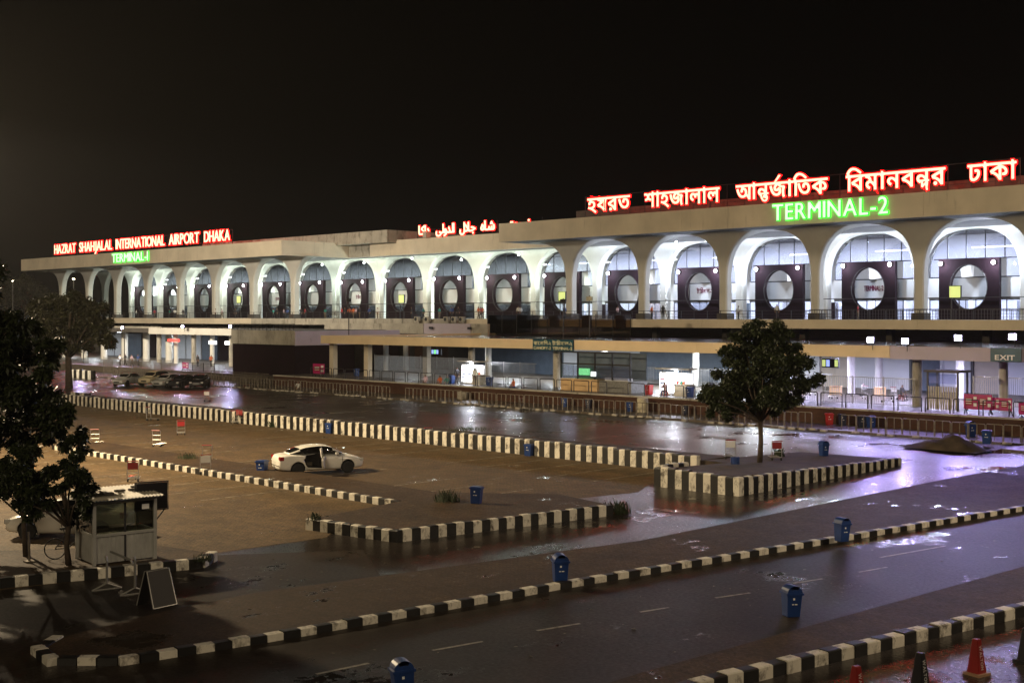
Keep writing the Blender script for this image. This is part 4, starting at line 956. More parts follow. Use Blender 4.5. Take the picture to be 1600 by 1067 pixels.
def car(label, p, rz, paint, style='sedan', open_door=False):
    key = (paint, style, open_door)
    if key not in _cm:
        _cm[key] = car_meshes(paint, SUVB if style == 'suv' else SEDAN, {'suv': SUVG, 'wagon': WAGG}.get(style, SGREEN), open_door)
    b, g = _cm[key]; t = thing('parked_car', label, 'car', p, rz)
    place('body', b, t); place('cabin', g, t)
    for x in (-1.30, 1.32):
        for s in (-1, 1):
            w_ = place('wheel', rimb, t, (x, s * .775, .315)); place('tyre', tyre, w_); place('rim', rimm, w_)
    hz = .12 if style == 'suv' else 0
    for s in (-1, 1):
        o = MB().prism([(s * .80, .78 + hz), (s * .52, .80 + hz), (s * .55, .97 + hz), (s * .79, .98 + hz)], -2.235, -2.0, axis='x').build('tail_lamp', 'tail_red', t); bevel(o, .03)
        o = MB().prism([(s * .74, .56 + hz), (s * .42, .58 + hz), (s * .48, .70 + hz), (s * .74, .74 + hz)], 1.95, 2.19, axis='x').build('headlight', 'lamp_clear', t); bevel(o, .03)
        o = MB().box(.62, .78, s * .86 - .02, s * .86 + s * .16, .98 + hz, 1.10 + hz).build('mirror', paint, t); bevel(o, .03)
    MB().box(-2.275, -2.24, -.24, .24, .60 + hz, .72 + hz).build('number_plate', 'plate', t)
    MB().box(-2.27, -2.20, -.66, .66, .50 + hz * 2, .53 + hz * 2).build('bumper_trim', 'rail_dark', t)
    MB().box(2.23, 2.285, -.34, .34, .42 + hz, .56 + hz).build('grille', 'frame_dark', t)
    for x in ((.06, 1.02) if open_door else (-.9, .06, 1.02)):
        for s in (-1, 1):
            if open_door and s == -1 and x < 0: continue
            MB().box(x - .008, x + .008, s * .868 - .008, s * .868 + .008, .36, .88).build('door_gap', 'cabin_dark', t)
    for x in (-.15, .8):
        if not (open_door and x < 0): MB().box(x - .18, x - .04, -.895, -.865, .80 + hz, .83 + hz).build('door_handle', paint, t)
    if open_door:
        d = place('door', None, t, (.05, -.86, 0), R(66))
        MB().prism([(-.92, .55), (-.80, .40), (-.04, .32), (-.02, .93), (-.92, .95), (-1.0, .80)], -.05, .03, axis='y').build('door_panel', paint, d)
        MB().prism([(-.86, .55), (-.76, .44), (-.08, .38), (-.08, .90), (-.88, .92)], .031, .06, axis='y').build('door_trim', 'seat_cloth', d)
        MB().tube([(-.02, .08, .93), (-.05, .14, 1.36), (-.45, .15, 1.34), (-.80, .08, 1.16), (-.92, .04, .95)], .028, 6).build('window_surround', paint, d)
        MB().add([(-.03, .05, .94), (-.06, .13, 1.34), (-.45, .14, 1.33), (-.80, .07, 1.15), (-.9, .04, .95)], [(0, 1, 2, 3, 4)]).build('window_glass', 'booth_glass', d)
        o = MB().box(-1.0, -.5, -.6, -.15, .45, .62).build('seat', 'seat_cloth', t); o = MB().box(-1.12, -.98, -.6, -.15, .5, 1.1).build('seat_back', 'seat_cloth', t)
    return t
a, b = G(466, 743), G(541, 738.5); ang = math.atan2(b.y - a.y, b.x - a.x); ctr = (a + b) / 2 + Vector((-math.sin(ang), math.cos(ang), 0)) * .72
car('white sedan with its rear door open in the middle of the car park', ctr, ang, 'car_white', open_door=True)
car('white sedan parked behind the guard booth and the trees', G(92, 842) + Vector((-.2, .6, 0)), YAW + PI - .02, 'car_white')
for px, py, pt, st, dz, lab in ((192, 603, 'car_silver', 'sedan', 0, 'silver hatch-nosed car, leftmost of the far parked row'), (234, 603, 'car_sand', 'suv', 0, 'sand coloured off-roader in the far parked row'), (254, 605, 'car_silver', 'wagon', 0, 'silver car between the off-roader and the black cars'),
                            (278, 606, 'car_dark', 'sedan', 0, 'black sedan near the end of the far parked row'), (305, 606, 'car_dark', 'wagon', .35, 'black estate car, rightmost of the far parked row')):
    car(lab, gb(px, py) + Vector((-.5, .9, 0)), R(-62) + dz, pt, st)

# ================================================================== GUARD BOOTH AND ITS CLUTTER
p0, p1 = G(147, 884, .25), G(242, 872, .25); ang = math.atan2(p1.y - p0.y, p1.x - p0.x); Lb = (p1 - p0).length
bt = thing('guard_booth', 'small grey metal guard booth with sliding windows and corrugated roof', 'booth', p0, ang)
Wd, Hh = 1.5, 1.98
for x, y in ((0, 0), (Lb, 0), (0, Wd), (Lb, Wd)): MB().box(x - .05, x + .05, y - .05, y + .05, 0, Hh).build('corner_post', 'booth_metal', bt)
def corr(x0, x1, y, z0, z1, alongx=True, m='booth_metal', name='corrugated_panel'):
    mb = MB(); n = int((x1 - x0) / .075); vs = []
    for i in range(n + 1):
        a = x0 + (x1 - x0) * i / n; d = .012 if i % 2 else -.012
        vs += [(a, y + d, z0), (a, y + d, z1)] if alongx else [(y + d, a, z0), (y + d, a, z1)]
    return mb.add(vs, [(2 * i, 2 * i + 2, 2 * i + 3, 2 * i + 1) for i in range(n)]).build(name, m, bt)
corr(.05, Lb / 2 - .03, 0, .05, .88); corr(Lb / 2 + .03, Lb - .05, 0, .05, .88); corr(.05, Wd - .05, 0, .05, .88, False); corr(.05, Wd - .05, Lb, .05, .88, False); corr(.05, Lb - .05, Wd, .05, .88)
MB().box(.05, Lb - .05, -.05, .05, .88, .96).build('sill', 'booth_metal', bt); MB().box(.05, Lb - .05, -.04, .04, 1.88, 1.96).build('head_rail', 'booth_metal', bt); MB().box(Lb / 2 - .03, Lb / 2 + .03, -.03, .03, .05, 1.88).build('mullion', 'frame_dark', bt)
for a, b in ((.06, Lb / 2 - .04), (Lb / 2 + .04, Lb - .06)): MB().box(a, b, -.006, .006, .97, 1.87).build('window_pane', 'booth_glass', bt)
for x in (0, Lb): MB().box(x - .006, x + .006, .06, Wd - .06, .97, 1.87).build('window_pane', 'booth_glass', bt); MB().box(x - .03, x + .03, .05, Wd - .05, .89, .96).build('sill', 'booth_metal', bt)
MB().box(.06, Lb - .06, Wd - .006, Wd + .006, .97, 1.87).build('window_pane', 'booth_glass', bt)
MB().box(Lb * .78, Lb * .9, -.012, -.008, 1.62, 1.78).build('notice', 'print_white', bt)
mb = MB(); n = 40; vs = []
for i in range(n + 1):
    x = -.12 + (Lb + .3) * i / n; d = .02 if i % 2 else -.02; vs += [(x, -.40, 2.06 + d), (x, Wd + .3, 2.18 + d)]
mb.add(vs, [(2 * i, 2 * i + 2, 2 * i + 3, 2 * i + 1) for i in range(n)]).build('roof_sheet', 'booth_roof', bt)
MB().box(-.08, Lb + .1, -.34, Wd + .2, 1.97, 2.02).build('roof_frame', 'frame_dark', bt)
for i, (x, y) in enumerate(((.4, .2), (1.0, .5), (1.5, .3), (2.0, .6))): MB().box(x, x + .3, y, y + .18, 2.14, 2.20).build('roof_weight', 'dark_concrete', bt, rz=.1 * i)
bevel(MB().box(.25, .85, .5, .95, .02, .55).build('stool', 'cabin_dark', bt)); bevel(MB().box(.3, 1.2, .9, 1.3, .5, .78).build('desk', 'bark', bt))
bb = thing('billboard', 'black steel framed board on a leaning post behind the booth', 'billboard', G(238, 868, .25), ang - .12)
MB().box(-.52, .48, -.03, .03, 1.52, 2.36).build('board', 'cone_black', bb)
mb = MB(); mb.tube([(-.55, 0, 1.49), (.51, 0, 1.49), (.51, 0, 2.39), (-.55, 0, 2.39), (-.55, 0, 1.49)], .03, 6); mb.build('frame', 'frame_dark', bb)
MB().tube([(0, .07, 0), (0, .07, 1.6)], .04, 8).build('post', 'rail_dark', bb); MB().tube([(.42, .04, 1.5), (.02, .06, 1.0)], .025, 6).build('brace', 'rail_dark', bb)
# barrier stand and sandwich board on the wet road
p = G(186, 926); br = thing('barrier_stand', 'bent chrome barrier stand on the wet road before the booth', 'barrier', p, YAW + .1)
for dx, dy in ((-.42, .35), (.52, -.35)):
    mb = MB(); mb.tube([(dx - .38, dy - .2, .04), (dx, dy, .22), (dx + .38, dy + .2, .04)], .03, 8); mb.tube([(dx - .38, dy - .2, .04), (dx + .38, dy + .2, .04)], .028, 8); mb.build('foot', 'chrome', br)
    MB().tube([(dx, dy, .2), (dx, dy, .85 if dx < 0 else 1.0), (dx - .05, dy + .04, 1.0 if dx < 0 else 1.1)], .035, 8).build('upright', 'chrome', br)
MB().tube([(-.30, .28, 1.15), (.40, -.25, .98), (.46, -.30, .85)], .035, 8).build('arm', 'chrome', br)
p = G(245, 945); sb = thing('sandwich_board', 'dark folding sandwich board standing on the wet road', 'sign', p, YAW + .25)
for s in (-1, 1):
    vs = [(-.38, s * .36, 0), (.38, s * .36, 0), (.36, s * .03, .98), (-.36, s * .03, .98)]
    d = .03
    MB().add(vs + [(x, y + s * d, z) for x, y, z in vs], [(0, 1, 2, 3), (7, 6, 5, 4), (0, 4, 5, 1), (1, 5, 6, 2), (2, 6, 7, 3), (3, 7, 4, 0)]).build('leaf', 'shutter_dark', sb)
    MB().tube([(-.38, s * .38, .02), (.38, s * .38, .02), (.36, s * .05, .98), (-.36, s * .05, .98), (-.38, s * .38, .02)], .022, 6).build('frame', 'chrome', sb)
sb.rotation_euler = (0, 0, YAW + .9)
bl = thing('short_post', 'short metal post on the booth island by the trees', 'post', G(46, 878, .25)); MB().tube([(0, 0, 0), (-.05, 0, .95)], .04, 8).build('shaft', 'rail_steel', bl); MB().box(-.14, .14, -.14, .14, 0, .05).build('foot_plate', 'rail_steel', bl)
bc = thing('bicycle', 'dark bicycle leaning under the trees beside the booth', 'bicycle', G(112, 872, .25), YAW + .3)
for x in (-.5, .5): MB().tube([(x + .32 * math.cos(2 * PI * k / 20), 0, .33 + .32 * math.sin(2 * PI * k / 20)) for k in range(21)], .02, 6, cap=False).build('wheel', 'rubber', bc)
MB().tube([(-.5, 0, .33), (-.1, 0, .33), (.35, 0, .8), (-.2, 0, .75), (-.1, 0, .33)], .02, 6).tube([(-.5, 0, .33), (-.2, 0, .75), (-.25, 0, .95)], .018, 6).tube([(.5, 0, .33), (.35, 0, .8), (.33, 0, 1.0)], .02, 6).build('frame', 'rail_dark', bc)
MB().tube([(.33, -.28, 1.0), (.33, .28, 1.0)], .018, 6).build('handlebar', 'rail_dark', bc); bevel(MB().box(-.36, -.14, -.08, .08, .94, 1.0).build('saddle', 'rubber', bc))

# ================================================================== CONES
_cl = {}
def cone(label, p, m, rz):
    t = thing('traffic_cone', label, 'cone', p, rz, 'advertising cones'); t.scale = (.9, .9, .95)
    MB().box(-.24, .24, -.24, .24, 0, .06).build('base', 'cone_base' if m == 'cone_red' else 'cone_black', t)
    vs = [(-.17, -.17, .06), (.17, -.17, .06), (.17, .17, .06), (-.17, .17, .06), (-.075, -.075, .84), (.075, -.075, .84), (.075, .075, .84), (-.075, .075, .84)]
    b = MB().add(vs, [(4, 5, 6, 7), (0, 1, 5, 4), (1, 2, 6, 5), (2, 3, 7, 6), (3, 0, 4, 7)]).build('cone_body', m, t); bevel(b, .015)
    for f in range(2):   # the printed word runs up two of its faces
        h = place('print', None, t, (0, 0, 0), f * PI / 2); g = place('word', None, h, (0, 0, 0)); g.rotation_euler = (R(-7), R(90), 0)
        vs, fs = [], []
        z = .14
        for ch in 'NOTLAW':
            q, f_, a_, b_ = glyph(ch, .02, .004); o0 = len(vs); kk = .115
            for v in q:   # rotate letters to read upwards on the sloping face
                u = (v[0] - a_) * kk; hh = (v[2]) * kk * 1.25
                zz = z + (b_ - a_) * kk - u; yy = -(.175 - (zz - .06) * (.095 / .78)) - .004
                vs.append((hh - .05, yy + v[1] * .0, zz))
            fs += [tuple(i + o0 for i in ff) for ff in f_]; z += (b_ - a_) * kk + .012
        h2 = MB().add(vs, fs).mesh('lettering', 'print_white')
        h.data = None; bpy.data.objects.remove(g); place('lettering', h2, h)
    return t
cone('red cone printed with white letters, standing whole on the wet corner', gb(1526, 1053), 'cone_red', YAW + .6)
cone('black cone printed with white letters, left of the red one', gb(1438, 1077), 'cone_black', YAW + .6)
cone('red cone mostly cut off by the bottom picture edge', gb(1338, 1100), 'cone_red', YAW + .6)
cone('black cone at the right picture edge', gb(1604, 1034), 'cone_black', YAW + .5)

# ================================================================== STALLS, KIOSK, POSTERS
def stall(label, px, Y, L):
    x = XA(px, Y); t = thing('drinks_stall', label, 'stall', (x, Y, 1.3))
    for k in range(2):
        o = MB().box(k * .85, k * .85 + .78, .0, .6, .05, 1.95).build('cooler', 'print_white', t); bevel(o, .03)
        MB().box(k * .85 + .06, k * .85 + .72, -.02, -.003, .25, 1.8).build('cooler_door', 'cooler_light', o)
        for z in (.6, .95, 1.3): MB().box(k * .85 + .12, k * .85 + .64, -.06, -.022, z, z + .13).build('bottle_row', ['bin_dark', 'shirt_red', 'shirt_teal'][int(z * 10) % 3], o)
    MB().box(1.8, L, -.3, .4, 0, 1.0).build('counter', 'drum_cream', t); MB().box(1.9, L - .1, .35, .42, 1.0, 1.9).build('shelf_back', 'white_panel', t)
    for k in range(4): MB().box(1.95 + k * .2, 2.08 + k * .2, -.1, .05, 1.0, 1.22).build('jar', ['poster_red', 'sign_cream', 'shirt_teal', 'shirt_orange'][k], t)
    MB().box(-.1, L + .1, -.5, .7, 2.2, 2.3).build('awning', 'old_concrete', t)
    for xx in (-.05, L): MB().tube([(xx, .5, 0), (xx, .5, 2.2)], .04, 6).build('awning_post', 'rail_dark', t)
    l = MB().lathe([(.02, -.08), (.1, -.06), (.12, 0), (.06, .08)], 12, (L * .6, -.3, 2.1)).build('bulb', 'lens_white', t)
    light('stall_light', 'POINT', (L * .6, -.55, 1.95), 260, (.82, .86, 1), t, .12)
stall('drinks stall with two lit coolers, nearer the steel fence', 721, 83.6, 3.0)
stall('brightly lit drinks stall left of the island tree', 1030, 83.8, 3.4)
kx = XA(876, 83.4); kz = thing('ticket_kiosk', 'glass and steel ticket kiosk on the platform with peach counter', 'kiosk', (kx, 83.4, 1.3)); KL = XA(984, 83.4) - kx
MB().box(0, KL * .54, 0, 2.4, 0, 1.05).build('counter', 'counter_peach', kz); MB().box(KL * .55, KL, .2, 2.4, 0, 1.0).build('counter', 'galvanised', kz)
for k in range(5): MB().box(KL * k / 4 - .06, KL * k / 4 + .06, .02, .14, 1.06, 3.5).build('post', 'frame_dark', kz)
for z in (2.35, 3.4): MB().box(0, KL, .03, .12, z, z + .12).build('beam', 'rail_dark', kz)
for k in range(4):
    MB().box(KL * k / 4 + .08, KL * (k + 1) / 4 - .08, .06, .08, 1.1, 2.3).build('pane', 'pane_glass', kz)
MB().box(KL * .45, KL * .52, .0, .02, 1.35, 1.75).build('notice', 'lightbox_white', kz); MB().box(0, KL, 2.3, 2.4, 1.05, 3.4).build('back_panel', 'slate_panel', kz)
MB().box(KL * .05, KL * .2, 1.9, 2.2, 1.3, 1.9).build('screen', 'screen_green', kz); MB().box(KL * .62, KL * .95, .3, .9, 1.0, 1.25).build('desk_unit', 'white_panel', kz)
def screen_on(label, a, b, y0, y1, Y, m):
    x0, x1 = XA(a, Y), XA(b, Y); z1, z0 = ZA(a, y0, Y), ZA(a, y1, Y); t = thing('display_screen', label, 'screen', (x0, Y, z0))
    MB().box(0, x1 - x0, 0, .15, 0, z1 - z0).build('casing', 'frame_dark', t)
    n = 4
    for k in range(n): MB().box((x1 - x0) * k / n + .05, (x1 - x0) * (k + 1) / n - .04, -.02, -.004, .1, z1 - z0 - .1).build('display', m[k % len(m)], t)
    MB().box((x1 - x0) / 2 - .03, (x1 - x0) / 2 + .03, .05, .1, z1 - z0, z1 - z0 + .5).build('hanger', 'frame_dark', t)
screen_on('hanging flight screen under the canopy near the lilac pillar', 674, 689, 545, 554, 90, ['screen_blue', 'screen_green', 'screen_blue', 'frame_dark'])
screen_on('hanging flight screen under the canopy right of the tree', 1284, 1310, 560, 574, 90, ['screen_yellow', 'screen_blue', 'frame_dark'])
for px, py, lab in ((373, 468, 'yellow glowing square screen on the deck of the left wing'), (627, 467, 'yellow green screen on the deck between the wings'), (878, 463, 'yellow green screen on the deck at the left of the right wing'), (1492, 456, 'yellow screen on two posts at the right end of the deck')):
    Y = 117; x, z = XA(px, Y), ZA(px, py, Y); t = thing('display_screen', lab, 'screen', (x, Y, DK))
    MB().box(-.62, .62, 0, .2, z - DK - .62, z - DK + .62).build('casing', 'frame_dark', t); MB().box(-.55, .55, -.02, -.004, z - DK - .55, z - DK + .55).build('display', 'screen_yellow', t)
    for s in (-.4, .4): MB().box(s - .05, s + .05, .05, .15, 0, z - DK - .65).build('post', 'rail_dark', t)
def poster(label, px, py, wpx, Y, z, rz=0, n=2):
    x = XA(px, Y); t = thing('poster_board', label, 'board', (x, Y, z), rz); W = wpx * Y / (C_ + (px - 800) / F * S_) / F * 1.25; H = W * .52
    MB().box(0, W, -.02, .02, .35, .35 + H).build('panel', 'poster_magenta', t)
    for k in range(n):
        MB().box(W * (k + .12) / n, W * (k + .62) / n, -.028, -.021, .35 + H * .25, .35 + H * .75).build('red_patch', 'poster_red', t)
        for zz in (.36, .52, .64): MB().box(W * (k + .16) / n, W * (k + .56) / n, -.034, -.029, .35 + H * zz, .35 + H * (zz + .05)).build('text_line', 'print_white', t)
        for zz in (.2, .62): MB().box(W * (k + .70) / n, W * (k + .92) / n, -.028, -.021, .35 + H * zz, .35 + H * (zz + .22)).build('emblem', 'print_white', t)
    for xx in (.1, W - .1): MB().tube([(xx, .02, .4), (xx, .35, 0)], .03, 6).build('leg', 'rail_dark', t); MB().tube([(xx, 0, .4), (xx, -.2, 0)], .03, 6).build('leg', 'rail_dark', t)
poster('magenta poster board by the brick store', 489, 584, 24, 81.9, 1.3, 0, 1)
poster('wide magenta poster board at the right end of the platform', 1506, 640, 36, 82.2, 1.3)
poster('magenta poster board touching the wide one on its right', 1544, 640, 30, 82.4, 1.3)
poster('magenta poster board cut by the right picture edge', 1592, 640, 30, 81.5, 1.2, -.5, 1)
poster('red poster board before the lit far frontage', 285, 572, 14, 84, .9, 0, 1)
# guard box at the right end of the platform
gx = thing('guard_box', 'small slatted steel guard box near the magenta posters', 'booth', (XA(1449, 84), 84, 1.3)); GL = XA(1496, 84) - XA(1449, 84)
for k in range(12): MB().box(GL * k / 12 + .03, GL * (k + 1) / 12 - .05, 0, .05, .05, 1.7).build('slat', 'drum_cream', gx)
for x in (0, GL): MB().box(x - .06, x + .06, 0, .12, 0, 2.7).build('post', 'frame_dark', gx); MB().box(x - .06, x + .06, 1.5, 1.62, 0, 2.7).build('post', 'frame_dark', gx)
MB().box(-.2, GL + .2, -.2, 1.8, 2.7, 2.85).build('roof', 'dark_concrete', gx); MB().box(0, GL, .02, .06, 1.9, 2.6).build('pane', 'pane_glass', gx)
# earth heap on the right hand pavement
mb = MB(); n = 22; vs = []; fs = []
for j in range(n + 1):
    for i in range(n + 1):
        u, v = i / n * 2 - 1, j / n * 2 - 1; r = min(1, math.hypot(u, v)); rr = (1 - r) ** .9
        sm = max(0, 1 - r * r) ** 1.1; z = sm * (.55 + .22 * math.sin(u * 3.5 + .4 + v) + .10 * math.sin(u * 9 + v * 6)) + random.uniform(-.09, .09) * sm if r < 1 else -.06
        vs.append((u * 2.5, v * 1.3, z))
fs = [(j * (n + 1) + i, j * (n + 1) + i + 1, (j + 1) * (n + 1) + i + 1, (j + 1) * (n + 1) + i) for j in range(n) for i in range(n)]
hp = mb.add(vs, fs).build('earth_heap', 'soil', None, G(1478, 699, .16), -.05, True); tag(hp, 'heap of dark earth on the pavement beside the railing', 'heap', kind='thing')

# ================================================================== TREES
def crown(name, par, clumps, n, size, m, seed):
    rnd = random.Random(seed); vs = []; fs = []; tot = sum(r ** 2.2 for _, r in clumps)
    for c, r in clumps:
        c = Vector(c); subs = []
        for _ in range(max(4, int(10 * r))):
            d = Vector((rnd.gauss(0, 1), rnd.gauss(0, 1), rnd.gauss(0, .8))).normalized(); subs.append((c + d * r * rnd.uniform(.45, 1.0), r * rnd.uniform(.22, .42)))
        for _ in range(int(n * r ** 2.2 / tot)):
            sc_, sr = rnd.choice(subs); d = Vector((rnd.gauss(0, 1), rnd.gauss(0, 1), rnd.gauss(0, .75))).normalized()
            p = sc_ + d * sr * rnd.uniform(.3, 1.05)
            a = Vector((rnd.gauss(0, 1), rnd.gauss(0, 1), rnd.gauss(-.3, .7))).normalized(); nrm = (Vector((rnd.gauss(0, .6), rnd.gauss(0, .6), 1))).normalized(); b = a.cross(nrm).normalized()
            L = size * rnd.uniform(.6, 1.25); W = L * .42; o = len(vs); dr = nrm * L * .12
            vs += [p, p + a * L * .5 + b * W * .5 - dr * .4, p + a * L - dr * 1.6, p + a * L * .5 - b * W * .5 - dr * .4]
            fs += [(o, o + 1, o + 2, o + 3)]
    me = bpy.data.meshes.new('crown'); me.from_pydata([tuple(v) for v in vs], [], fs); me.materials.append(M[m]); return place(name, me, par)
def tree(label, base, trunk, limbs, clumps, n, size, m, seed, group='trees'):
    t = thing('roadside_tree', label, 'tree', base, 0, group); mb = MB()
    mb.tube([p for p, _ in trunk], [r for _, r in trunk], 10)
    for a, b, r in limbs:
        a, b = Vector(a), Vector(b); mid = (a + b) / 2 + Vector((.1, -.08, .15)); mb.tube([a, mid, b], [r, r * .75, r * .35], 7)
    mb.build('trunk', 'bark', t, smooth=True); crown('crown', t, clumps, n, size, m, seed); return t
def wpos(base, px, py, dd=0.0):   # a point beside a tree, given where it is seen, dd metres deeper than the trunk
    Zb = -S_ * base.x + C_ * base.y + dd; t = (px - 800) / F
    return Vector((Zb * (-S_ + t * C_), Zb * (C_ + t * S_), CH - (py - HZ) * Zb / F)) - base
B = GI(1187, 722)
cl = [((1195, 522), .75), ((1160, 520), .55), ((1225, 530), .7), ((1150, 555), .7), ((1190, 560), 1.0), ((1232, 558), .75), ((1205, 590), 1.05), ((1165, 590), .9), ((1250, 582), .75), ((1268, 590), .42), ((1130, 612), .8), ((1112, 618), .55), ((1160, 622), .85), ((1200, 618), .8), ((1235, 608), .7), ((1120, 636), .5), ((1245, 622), .4), ((1145, 640), .42), ((1128, 545), .35), ((1222, 632), .45), ((1186, 505), .4)]
rr = random.Random(3)
clumps = [(wpos(B, q[0], q[1], rr.uniform(-1.6, 1.6) if r > .5 else rr.uniform(-.8, .8)), r * 1.28) for q, r in cl]
limbs = [(wpos(B, 1188, 660), c * .93, .06) for c, r in clumps if r > .6]
tree('single leafy tree growing on the striped island', B, [((0, 0, 0), .15), (wpos(B, 1189, 690), .12), (wpos(B, 1188, 655), .11), (wpos(B, 1192, 600), .08), (wpos(B, 1192, 540), .03)], limbs, clumps, 70000, .19, 'leaf_dark', 5)
B = G(107, 882, .25)
cl = [((110, 745), .62), ((60, 735), .7), ((25, 740), .7), ((125, 775), .55), ((85, 775), .6), ((40, 785), .5), ((140, 790), .35), ((100, 715), .5), ((55, 800), .3), ((110, 800), .35), ((15, 720), .5)]
clumps = [(wpos(B, q[0], q[1], rr.uniform(-.7, .7)), r) for q, r in cl]
tree('small bushy dark tree beside the guard booth', B, [((0, 0, 0), .10), (wpos(B, 104, 850), .085), (wpos(B, 108, 815), .08), (wpos(B, 95, 760), .04)], [(wpos(B, 107, 825), c, .04) for c, r in clumps if r > .45], clumps, 26000, .15, 'leaf_dark', 8)
B = G(40, 868, .25)
clumps = [(wpos(B, x, y, rr.uniform(-.5, .5)), r) for x, y, r in ((20, 765, .5), (45, 745, .55), (0, 750, .6), (-40, 750, .7), (30, 720, .5), (65, 770, .35))]
tree('slim dark tree at the left edge before the white car', B, [((0, 0, 0), .09), (wpos(B, 38, 830), .08), (wpos(B, 35, 760), .05)], [(wpos(B, 38, 810), c, .035) for c, r in clumps], clumps, 14000, .15, 'leaf_dark', 9)
B = Vector((-44.0, 12.5, .25)); Bz = B
cl = [(-60, 520, 1.4), (10, 520, .75), (40, 515, .5), (70, 545, .6), (20, 565, .9), (75, 590, .65), (45, 620, .9), (100, 640, .55), (-10, 620, 1.2), (80, 665, .65), (118, 680, .4), (30, 670, .8), (-40, 680, 1.2), (95, 690, .35), (60, 700, .5), (128, 700, .25), (5, 490, .5), (-80, 600, 1.5), (-60, 440, 1.3), (55, 560, .4)]
clumps = [(wpos(B, x, y, rr.uniform(-1, 1)), r) for x, y, r in cl]
tree('large dark tree filling the left edge, its trunk out of view', B, [((0, 0, 0), .25), ((.1, .1, 2.5), .2), (wpos(B, -60, 560), .13), (wpos(B, -50, 470), .05)], [((.1, .1, 2.6), c, .07) for c, r in clumps if r > .55], clumps, 60000, .22, 'leaf_dark', 11)
B = G(108, 607)
cl = [(90, 480, 2.4), (120, 475, 2.2), (150, 490, 2.0), (70, 500, 2.0), (130, 505, 2.6), (100, 515, 2.4), (160, 515, 1.5), (165, 530, 1.2), (80, 530, 1.6), (140, 530, 1.4), (112, 545, 1.0), (60, 480, 1.4), (172, 505, .8)]
clumps = [(wpos(B, x, y, rr.uniform(-2, 2)), r * .82) for x, y, r in cl]
tree('broad round-topped roadside tree before the far left wing', B, [((0, 0, 0), .42), (wpos(B, 107, 570), .34), (wpos(B, 106, 540), .28), (wpos(B, 110, 490), .1)], [(wpos(B, 107, 560), c, .15) for c, r in clumps if r > 1.2], clumps, 26000, .5, 'leaf_olive', 13)
for i, (px, py, Y, rad, lab) in enumerate(((10, 470, 190, 7, 'hazy dark tree at the far left edge of the sky'), (40, 470, 210, 7, 'hazy dark tree just left of the left wing'), (-25, 460, 200, 9, 'hazy tree partly outside the left picture edge'), (66, 478, 230, 6, 'low hazy tree behind the end of the left wing'))):
    x = XA(px, Y); h = ZA(px, py - 40, Y); B = Vector((x, Y, 0)); clumps = [((rr.uniform(-rad, rad) * .7, rr.uniform(-rad, rad) * .5, h - rad * rr.uniform(.3, 1.5)), rad * rr.uniform(.35, .6)) for _ in range(9)]
    tree(lab, B, [((0, 0, 0), .5), ((0, 0, h * .6), .3)], [((0, 0, h * .5), c, .15) for c, r in clumps[:5]], clumps, 3500, 1.0, 'leaf_olive', 20 + i)
# tufts of weeds along the kerbs
def tuft(label, p, n, h, w_):
    vs = []; fs = []
    for _ in range(n):
        a = random.uniform(0, 2 * PI); r = random.uniform(0, w_); x, y = r * math.cos(a), r * math.sin(a); l = h * random.uniform(.4, 1); dx, dy = random.gauss(0, .25) * l, random.gauss(0, .25) * l; o = len(vs); b = .02
        vs += [(x - b, y, 0), (x + b, y, 0), (x + dx * .5, y + dy * .5, l * .7), (x + dx, y + dy, l)]; fs += [(o, o + 1, o + 2), (o, o + 2, o + 3)]
    me = bpy.data.meshes.new('weeds'); me.from_pydata(vs, [], fs); me.materials.append(M['grass_green']); o = place('weed_tuft', me, None, p); tag(o, label, 'weeds', kind='thing')
tuft('dark weed tuft on the paved island left of the lone bin', gb(698, 783, .4), 160, .55, .6); tuft('weeds at the right tip of the paved island kerb', gb(966, 802), 180, .6, .5)
tuft('weeds at the foot of the striped wall left of the sedan', gb(428, 667), 120, .6, .5); tuft('low weeds on the kerb strip above the trolleys', gb(292, 716, .25), 120, .4, .6)
tuft('weeds at the end of the booth island', gb(318, 876, .25), 80, .3, .3); tuft('weeds beside the kerb under the far striped wall', gb(160, 635), 140, .5, 1.4); tuft('weeds left end of the paved island kerb', gb(492, 812, .4), 70, .35, .3)
tuft('weeds on the soil behind the middle of the striped wall', gb(735, 672, .66), 200, .3, 1.6); tuft('small shrub on the island beside the right trolley', GI(1217, 713), 120, .5, .35)

rl = random.Random(31); vs = []; fs = []
for _ in range(260):
    q = rl.choice([(rl.uniform(-100, -33), rl.uniform(37, 50), .012), (rl.uniform(-60, -33), rl.uniform(22.5, 33), .012), (rl.uniform(-120, -34), rl.uniform(55, 75.5), .006), (rl.uniform(-33, -31), rl.uniform(18, 45), .006), (rl.uniform(-24, -18), rl.uniform(14, 45), .01)])
    a = rl.uniform(0, PI); r = rl.uniform(.02, .085); ca, sa = math.cos(a) * r, math.sin(a) * r; o = len(vs); h = rl.uniform(.0, .03)
    vs += [(q[0] + ca, q[1] + sa, q[2]), (q[0] - sa * .6, q[1] + ca * .6, q[2] + h), (q[0] - ca, q[1] - sa, q[2] + .002), (q[0] + sa * .6, q[1] - ca * .6, q[2] + h)]; fs.append((o, o + 1, o + 2, o + 3))
tag(MB().add(vs, fs).build('litter', 'line_paint'), 'scraps of paper litter scattered over road and car park', None, kind='stuff')
